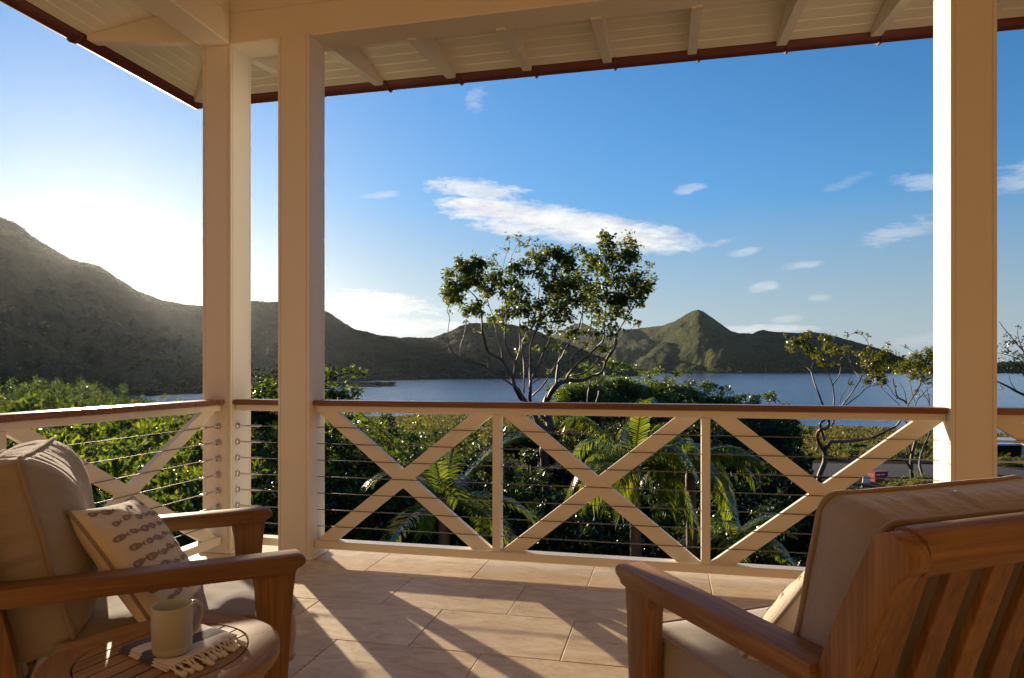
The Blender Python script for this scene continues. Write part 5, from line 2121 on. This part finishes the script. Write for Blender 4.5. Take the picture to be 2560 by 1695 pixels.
limbs = [
    Tz([(1240, 1420), (1205, 1330), (1195, 1200), (1210, 1090), (1240, 960), (1210, 880), (1160, 700), (1080, 640), (1060, 560), (1040, 480)], *C_, 10, 2),
    Tz([(1190, 1240), (1140, 1160), (1100, 1090), (1070, 1050)], *C_, 7, 4),
    Tz([(1200, 1120), (1170, 1020), (1180, 930), (1130, 800), (1090, 700)], *C_, 5, 2),
    Tz([(1290, 1310), (1268, 1200), (1290, 1080), (1330, 1000), (1280, 900), (1260, 860)], *C_, 7, 3),
    Tz([(1310, 1030), (1350, 940), (1330, 880), (1345, 700), (1320, 560)], *C_, 5, 2),
    Tz([(1160, 705), (1220, 620), (1280, 520), (1310, 420)], *C_, 4.5, 2),
    Tz([(1210, 880), (1230, 700), (1290, 620), (1350, 560)], *C_, 3, 1.2),
    Tz([(1090, 700), (1000, 620), (940, 560)], *C_, 2.0, .8),
    Tz([(1080, 660), (1010, 560), (980, 500)], *C_, 1.6, .8),
    Tz([(1160, 700), (1140, 600), (1100, 520)], *C_, 2, 1),
    Tz([(1230, 690), (1200, 600), (1180, 520)], *C_, 1.8, 1),
    Tz([(1345, 700), (1290, 600), (1240, 560)], *C_, 1.8, 1),
    Tz([(1290, 640), (1340, 620), (1370, 640)], *C_, 1.6, .8),
    Tz([(1200, 880), (1100, 830), (980, 850)], *C_, 2, 1),
    Tz([(1310, 420), (1250, 300), (1190, 250), (1100, 205)], *C_, 1.6, .8),
]
cl = [(1330, 250, 60), (1250, 280, 40), (1200, 330, 60), (1280, 360, 80), (1150, 390, 60), (1330, 420, 70), (1200, 460, 60), (1300, 520, 45), (1150, 220, 14), (1100, 420, 35), (1380, 330, 60), (1390, 480, 50), (1060, 560, 20, .4), (1250, 600, 30, .3), (1420, 260, 50)]
D2 = 42.0
base = wpt(1920 + .2997 * 1240, D2, ground_at(2292, D2))
limbs[0] = [(1920 + .2997 * 1240, HY + (EYE - base.z + .1) / D2 * FPX, 11)] + limbs[0]
branch_tree('tangled tree of bare crooked branches against the left side of the sunlit column', base, limbs, Tc(cl, *C_), .15, MAT['leaf_olive'], MAT['bark'], 90.0, D2, seed=12, twig=.013, spread=1.6, leafw=.6)
# tree mostly outside the right edge
limbs = [[(2680, 1190, 16), (2670, 1100, 14), (2640, 1040, 11), (2590, 1005, 8), (2545, 980, 6), (2500, 957, 4), (2470, 945, 2)],
         [(2640, 1040, 7), (2600, 940, 5), (2560, 880, 3.5), (2525, 840, 2.2), (2497, 803, 1.2)],
         [(2600, 940, 4), (2550, 900, 2.5), (2510, 885, 1.6), (2480, 880, 1)],
         [(2545, 980, 2.5), (2528, 960, 1.6), (2524, 940, 1)],
         [(2560, 880, 2.4), (2545, 840, 1.6), (2546, 812, 1)]]
cl = [(2510, 880, 16), (2535, 850, 16), (2550, 885, 18), (2505, 912, 18), (2530, 915, 16), (2560, 915, 20), (2575, 860, 20), (2547, 815, 6), (2515, 835, 6, .5), (2505, 968, 7, .6), (2590, 890, 24), (2620, 900, 30), (2610, 850, 24)]
D3 = 30.0
base = wpt(2680, D3, ground_at(2680, D3))
limbs[0] = [(2680, HY + (EYE - base.z + .1) / D3 * FPX, 18)] + limbs[0]
branch_tree('dark twiggy tree reaching in from the right edge of the picture', base, limbs, cl, .14, MAT['leaf_dark'], MAT['bark'], 22, D3, seed=14, twig=.008, spread=.8)
# leafy tree whose twigs stick out beside the column, over the handrail
limbs = [[(745, 1130, 16), (750, 1060, 14), (770, 1010, 11), (790, 985, 8)],
         [(770, 1010, 7), (800, 965, 5), (850, 935, 3.5), (908, 930, 1.5)],
         [(780, 1000, 6), (830, 985, 4), (895, 975, 2)],
         [(760, 1040, 6), (700, 990, 4), (655, 970, 2.5)],
         [(790, 985, 5), (815, 970, 3), (850, 972, 2)]]
cl = [(830, 930, 12), (850, 932, 12), (870, 932, 11), (888, 930, 11), (903, 934, 10), (825, 945, 12), (845, 988, 18), (870, 985, 16), (890, 980, 13), (830, 975, 16), (855, 1000, 18), (815, 995, 20), (880, 1000, 14), (800, 965, 18), (770, 975, 22), (700, 985, 18), (665, 962, 14), (655, 985, 18), (680, 1010, 18)]
D4 = 11.0
base = wpt(745, D4, ground_at(745, D4))
limbs[0] = [(745, HY + (EYE - base.z + .1) / D4 * FPX, 20)] + limbs[0]
branch_tree('glossy leafed tree whose twigs reach over the handrail right of the second column', base, limbs, cl, .085, MAT['leaf'], MAT['bark'], 26, D4, seed=17, twig=.004, spread=.35, droop=.25, leafw=.62)


# ---- palms
def frond_mesh(L, droop, seed, n=46, leaf=.34, wid=.020, hang=.4, lift=0.0):
    r = random.Random(seed)
    V, F = [], []
    rach = []
    for i in range(n + 1):
        s = i / n
        rach.append(Vector((L * s * (1 - .22 * droop * s), 0, L * (lift * s - droop * s * s * .62))))
    # rachis as a thin three sided rod
    ring0 = None
    for i in range(0, n + 1, 3):
        p = rach[i]
        w_ = .011 * (1 - .8 * i / n) + .002
        k = len(V)
        V += [p + Vector((0, w_, 0)), p + Vector((0, -w_, 0)), p + Vector((0, 0, -w_ * 1.6))]
        if ring0 is not None:
            for q in range(3):
                a, b = ring0 + q, ring0 + (q + 1) % 3
                F.append((a, b, k + (q + 1) % 3, k + q))
        ring0 = k
    for i in range(5, n + 1):
        s = i / n
        p = rach[i]
        t = (rach[min(i + 1, n)] - rach[i - 1]).normalized()
        ll = leaf * (math.sin(min(1, s * 1.25 + .12) * math.pi * .78) ** .7) * r.uniform(.85, 1.12) + .04
        for sg in (-1, 1):
            out = (Vector((0, sg, 0)) * 1.0 + t * (.55 + .6 * s) + Vector((0, 0, .22 - hang * .35)) + Vector((r.uniform(-.12, .12), r.uniform(-.12, .12), r.uniform(-.12, .12)))).normalized()
            m = p + out * ll * .5
            e = p + out * ll * .92 + Vector((0, 0, -hang * ll * .55))
            wv = t.cross(out).normalized().cross(out).normalized() * wid * .5
            k = len(V)
            V += [p - wv * .5, p + wv * .5, m + wv, m - wv, e]
            F += [(k, k + 1, k + 2, k + 3), (k + 3, k + 2, k + 4, k + 4)]
    me = bpy.data.meshes.new('frond')
    me.from_pydata([tuple(v) for v in V], [], [tuple(dict.fromkeys(f)) for f in F])
    me.update()
    return me


PALM = {}


def palm(label, x, y, d, size, nf, seed, dro=(.5, 1.3), hang=.5, lifts=(0.2, 1.1)):
    """crown heart at bearing x, height y, distance d"""
    r = random.Random(seed)
    zg = ground_at(x, d)
    c = hpt(x, y, d)
    t = thing('palm', label, 'palm', (c.x, c.y, zg), 0, 'palms below the railing')
    h = c.z - zg
    bm = bmesh.new()
    b_tube(bm, catmull([(.1, .05, -.1), (.05, .02, h * .5), (0, 0, h)], 6), [.10 - .003 * i for i in range(13)], 9)
    smooth(obj('trunk', bm, MAT['bark_palm'], t))
    for k in range(nf):
        f = k / nf
        key = (seed, k % 4)
        el = lifts[0] + (lifts[1] - lifts[0]) * r.random()
        me = frond_mesh(size * r.uniform(.8, 1.1), r.uniform(*dro), seed * 31 + k, hang=hang, lift=el, leaf=.30 * size / 1.5, wid=.018 * size / 1.5 + .006)
        o = obj('frond', me, MAT['palm'], t)
        o.location = (0, 0, h - .02)
        o.rotation_euler = (r.uniform(-.15, .15), 0, 2.39996 * k + r.uniform(-.25, .25))
    return t


palm('feathery palm with a bright fan of fronds behind the left crossed panel', 1108, 1250, 8.6, 1.40, 17, 3, (.5, 1.25), .35, (.1, 1.25))
palm('tall palm with drooping yellow-green fronds behind the middle crossed panel', 1585, 1175, 8.6, 1.35, 20, 7, (.7, 1.5), .95, (.3, 1.5))
palm('palm with shiny arching fronds beside the second railing post', 1725, 1150, 9.0, 1.25, 16, 11, (.7, 1.4), .8, (.3, 1.3))
palm('dark low palm in the shade behind the right crossed panel', 1830, 1345, 9.0, 1.2, 12, 15, (.6, 1.2), .5, (.1, .9))
palm('palm fronds just beyond the sunlit column, above the right chair', 2545, 1265, 11, 1.0, 12, 19, (.5, 1.2), .4, (.2, 1.1))
# spiky agave on the ground
ag = thing('agave', 'blue-grey spiky agave on the ground below the middle panel', 'plant', wpt(1592, 9.5, ground_at(1592, 9.5)))
V, F = [], []
ra = random.Random(3)
for k in range(34):
    a = k * 2.4
    el = ra.uniform(.25, 1.35)
    L = ra.uniform(.5, .75)
    d_ = Vector((math.cos(a) * math.cos(el), math.sin(a) * math.cos(el), math.sin(el)))
    s_ = Vector((-math.sin(a), math.cos(a), 0)) * .032
    i = len(V)
    V += [s_ * .7, -s_ * .7, d_ * L * .45 + s_, d_ * L * .45 - s_, d_ * L + Vector((0, 0, -.03)), d_ * L * .45 - Vector((0, 0, .02))]
    F += [(i, i + 5, i + 2), (i + 1, i + 3, i + 5), (i, i + 1, i + 5), (i + 2, i + 5, i + 4), (i + 5, i + 3, i + 4)]
me = bpy.data.meshes.new('leaves')
me.from_pydata([tuple(v) for v in V], [], F)
MAT['agave'] = m_plain('agave_leaf', (0.11, 0.15, 0.13), .45, .2, 8)
obj('leaves', me, MAT['agave'], ag)
# ================================================================== small things out in the landscape
# grass tufts on the lawn by the water
MAT['grass'] = m_leaf('grass_blades', [(0.0, (0.050, 0.058, 0.016)), (0.5, (0.090, 0.092, 0.026)), (1.0, (0.17, 0.135, 0.050))], 0.03, 0.5, 0.5, 1.7, 0.49)
rg = np.random.default_rng(31)
n = 26000
gx = rg.uniform(760, 2700, n)
gds = pw(gx, near_shore)
gd = 60 + (gds * .985 - 60) * rg.uniform(0, 1, n) ** .75
gzv = ground_z(gx, gd)
keep = vnoise(gx / 60.0, gd / 9.0, 6.0, 3) > -0.35
gx, gd, gzv = gx[keep], gd[keep], gzv[keep]
P = to_world(gx, gd, gzv)
n = len(P)
V, k = [], 0
h = rg.uniform(.12, .42, n) * (1 + .8 * (rg.uniform(0, 1, n) > .93))
for b in range(3):
    a = rg.uniform(0, 6.283, n)
    w_ = rg.uniform(.10, .22, n)
    dx, dy = np.cos(a) * w_, np.sin(a) * w_
    lean_ = rg.normal(size=(n, 2)) * .18
    V.append(np.stack([P + np.stack([dx, dy, np.full(n, -.05)], -1), P + np.stack([-dx, -dy, np.full(n, -.05)], -1), P + np.stack([lean_[:, 0], lean_[:, 1], h], -1)], 1))
V = np.concatenate(V).reshape(-1, 3)
obj('grass', mesh_np('grass', V, np.arange(len(V)).reshape(-1, 3)), MAT['grass'], kind='stuff')

# road
MAT['road'] = m_plain('dusty_asphalt', (0.062, 0.054, 0.050), .9, .25, 1.5, .3)
xs = np.linspace(1700, 3600, 60)
ts = np.linspace(0, 1, 8)
Xr, Tr = np.meshgrid(xs, ts, indexing='ij')
Dr_ = 46.5 + 9.0 * Tr + (Xr - 2200) * 0.0012
Zr = ground_z(Xr, Dr_) + 0.10 + 0.05 * np.sin(Tr * math.pi)
obj('road', grid_mesh('road', Xr, Dr_, Zr), MAT['road'], kind='structure')

# open shed at the right edge
MAT['roof_pale'] = m_plain('pale_roof_sheet', (0.55, 0.56, 0.58), .5, .1, 2)
MAT['dark_timber'] = m_plain('dark_timber', (0.035, 0.028, 0.022), .8, .3, 4)
pc = wpt(2600, 58, gz(2600, 58))
shed = thing('shed', 'low dark open shed with a pale flat roof at the right edge', 'shed', pc, YAW)
bm = bmesh.new()
b_box(bm, (-6.4, -2.6, 1.92), (7.0, 2.8, 2.04), .02)
obj('roof', bm, MAT['roof_pale'], shed)
bm = bmesh.new()
b_box(bm, (-6.0, 2.2, 0), (6.6, 2.35, 1.918))
obj('back_wall', bm, MAT['dark_timber'], shed)
for xx in (-5.9, -3.2, -.4, 2.4, 5.2):
    bm = bmesh.new()
    b_box(bm, (xx, -2.3, 0), (xx + .14, -2.16, 1.918))
    obj('post', bm, MAT['roof_pale'] if xx < -3 else MAT['dark_timber'], shed)
bm = bmesh.new()
b_box(bm, (-6.1, -2.5, .42), (6.8, -2.31, .56), .01)
obj('sill', bm, MAT['roof_pale'], shed)
bm = bmesh.new()
b_box(bm, (-6.0, -2.29, 0), (6.6, -2.165, .418))
obj('front_wall', bm, MAT['dark_timber'], shed)

# red box and white board by the road
MAT['red'] = m_plain('red_plastic', (0.36, 0.045, 0.03), .45, .15, 4)
MAT['white_board'] = m_plain('white_board', (0.75, 0.74, 0.72), .5, .05, 4)
p = wpt(2194, 44.5, gz(2194, 44.5))
rb = thing('red_box', 'small red box standing by the road, seen between the railing cables', 'box', p, YAW + .25)
bm = bmesh.new()
b_box(bm, (-.50, -.35, .06), (.50, .35, .66), .03)
obj('body', bm, MAT['red'], rb)
bm = bmesh.new()
b_box(bm, (-.53, -.38, .662), (.53, .38, .74), .02)
obj('lid', bm, MAT['red'], rb)
bm = bmesh.new()
b_box(bm, (-.42, -.356, .50), (-.12, -.3505, .60))
b_box(bm, (-.04, -.356, .53), (.22, -.3505, .60))
obj('sticker', bm, MAT['white_board'], rb, kind='stuff')
p = wpt(2165, 43.6, gz(2165, 43.6))
wb = bpy.data.objects
bm = bmesh.new()
b_box(bm, (-.22, -.05, -.03), (.22, .05, .52), .01)
o = obj('white_box', bm, MAT['white_board'])
tag(o, 'tilted white box leaning on the ground beside the red box', 'box')
o.location = p
o.rotation_euler = (R(-14), R(9), YAW - .2)

# far shore: lamp pole, red roofed house, white block in place of parked cars ; marker post in the near water
MAT['white_wall'] = m_plain('white_wall', (0.72, 0.70, 0.66), .7, .05, 1)
MAT['red_roof'] = m_plain('red_roof', (0.38, 0.07, 0.04), .7, .15, 1)


def shore_spot(x, extra):
    d = float(pw(x, shoreR)) + extra
    return wpt(x, d, WATER_Z + .9)


lp = thing('lamp_pole', 'thin pale lamp pole on the far shore under the pointed hill', 'pole', shore_spot(1914, 10))
bm = bmesh.new()
b_tube(bm, [(0, 0, -1), (0, 0, 5), (0, 0, 13)], [.42, .36, .25], 6)
obj('mast', bm, MAT['white_wall'], lp)
bm = bmesh.new()
b_box(bm, (-.25, -1.4, 13.002), (.25, .4, 13.3))
obj('lamp_head', bm, MAT['white_wall'], lp)


def hut(x, extra, w_, h, roofm, label, cat):
    t = thing('house', label, cat, shore_spot(x, extra), YAW, 'small buildings on the far shore')
    bm = bmesh.new()
    b_box(bm, (-w_ / 2, -2.5, -1), (w_ / 2, 2.5, h))
    obj('wall', bm, MAT['white_wall'], t)
    bm = bmesh.new()
    prism_yz(bm, [(-3, h + .02), (3, h + .02), (0, h + 2.4)], -w_ / 2 - .4, w_ / 2 + .4)
    obj('roof', bm, roofm, t)


hut(1856, 18, 6, 4.2, MAT['red_roof'], 'tiny house with a red roof on the far shore', 'house')
hut(1848, 6, 9, 1.6, MAT['white_wall'], 'tiny low white block standing in for parked cars on the far shore', 'hut')
mp_ = wpt(1079, 152, WATER_Z - .5)
bm = bmesh.new()
b_tube(bm, [(0, 0, 0), (.01, 0, 1.6)], .05, 6)
o = obj('marker_post', bm, MAT['dark_timber'])
tag(o, 'thin marker post standing in shallow water off the lawn', 'post')
o.location = mp_
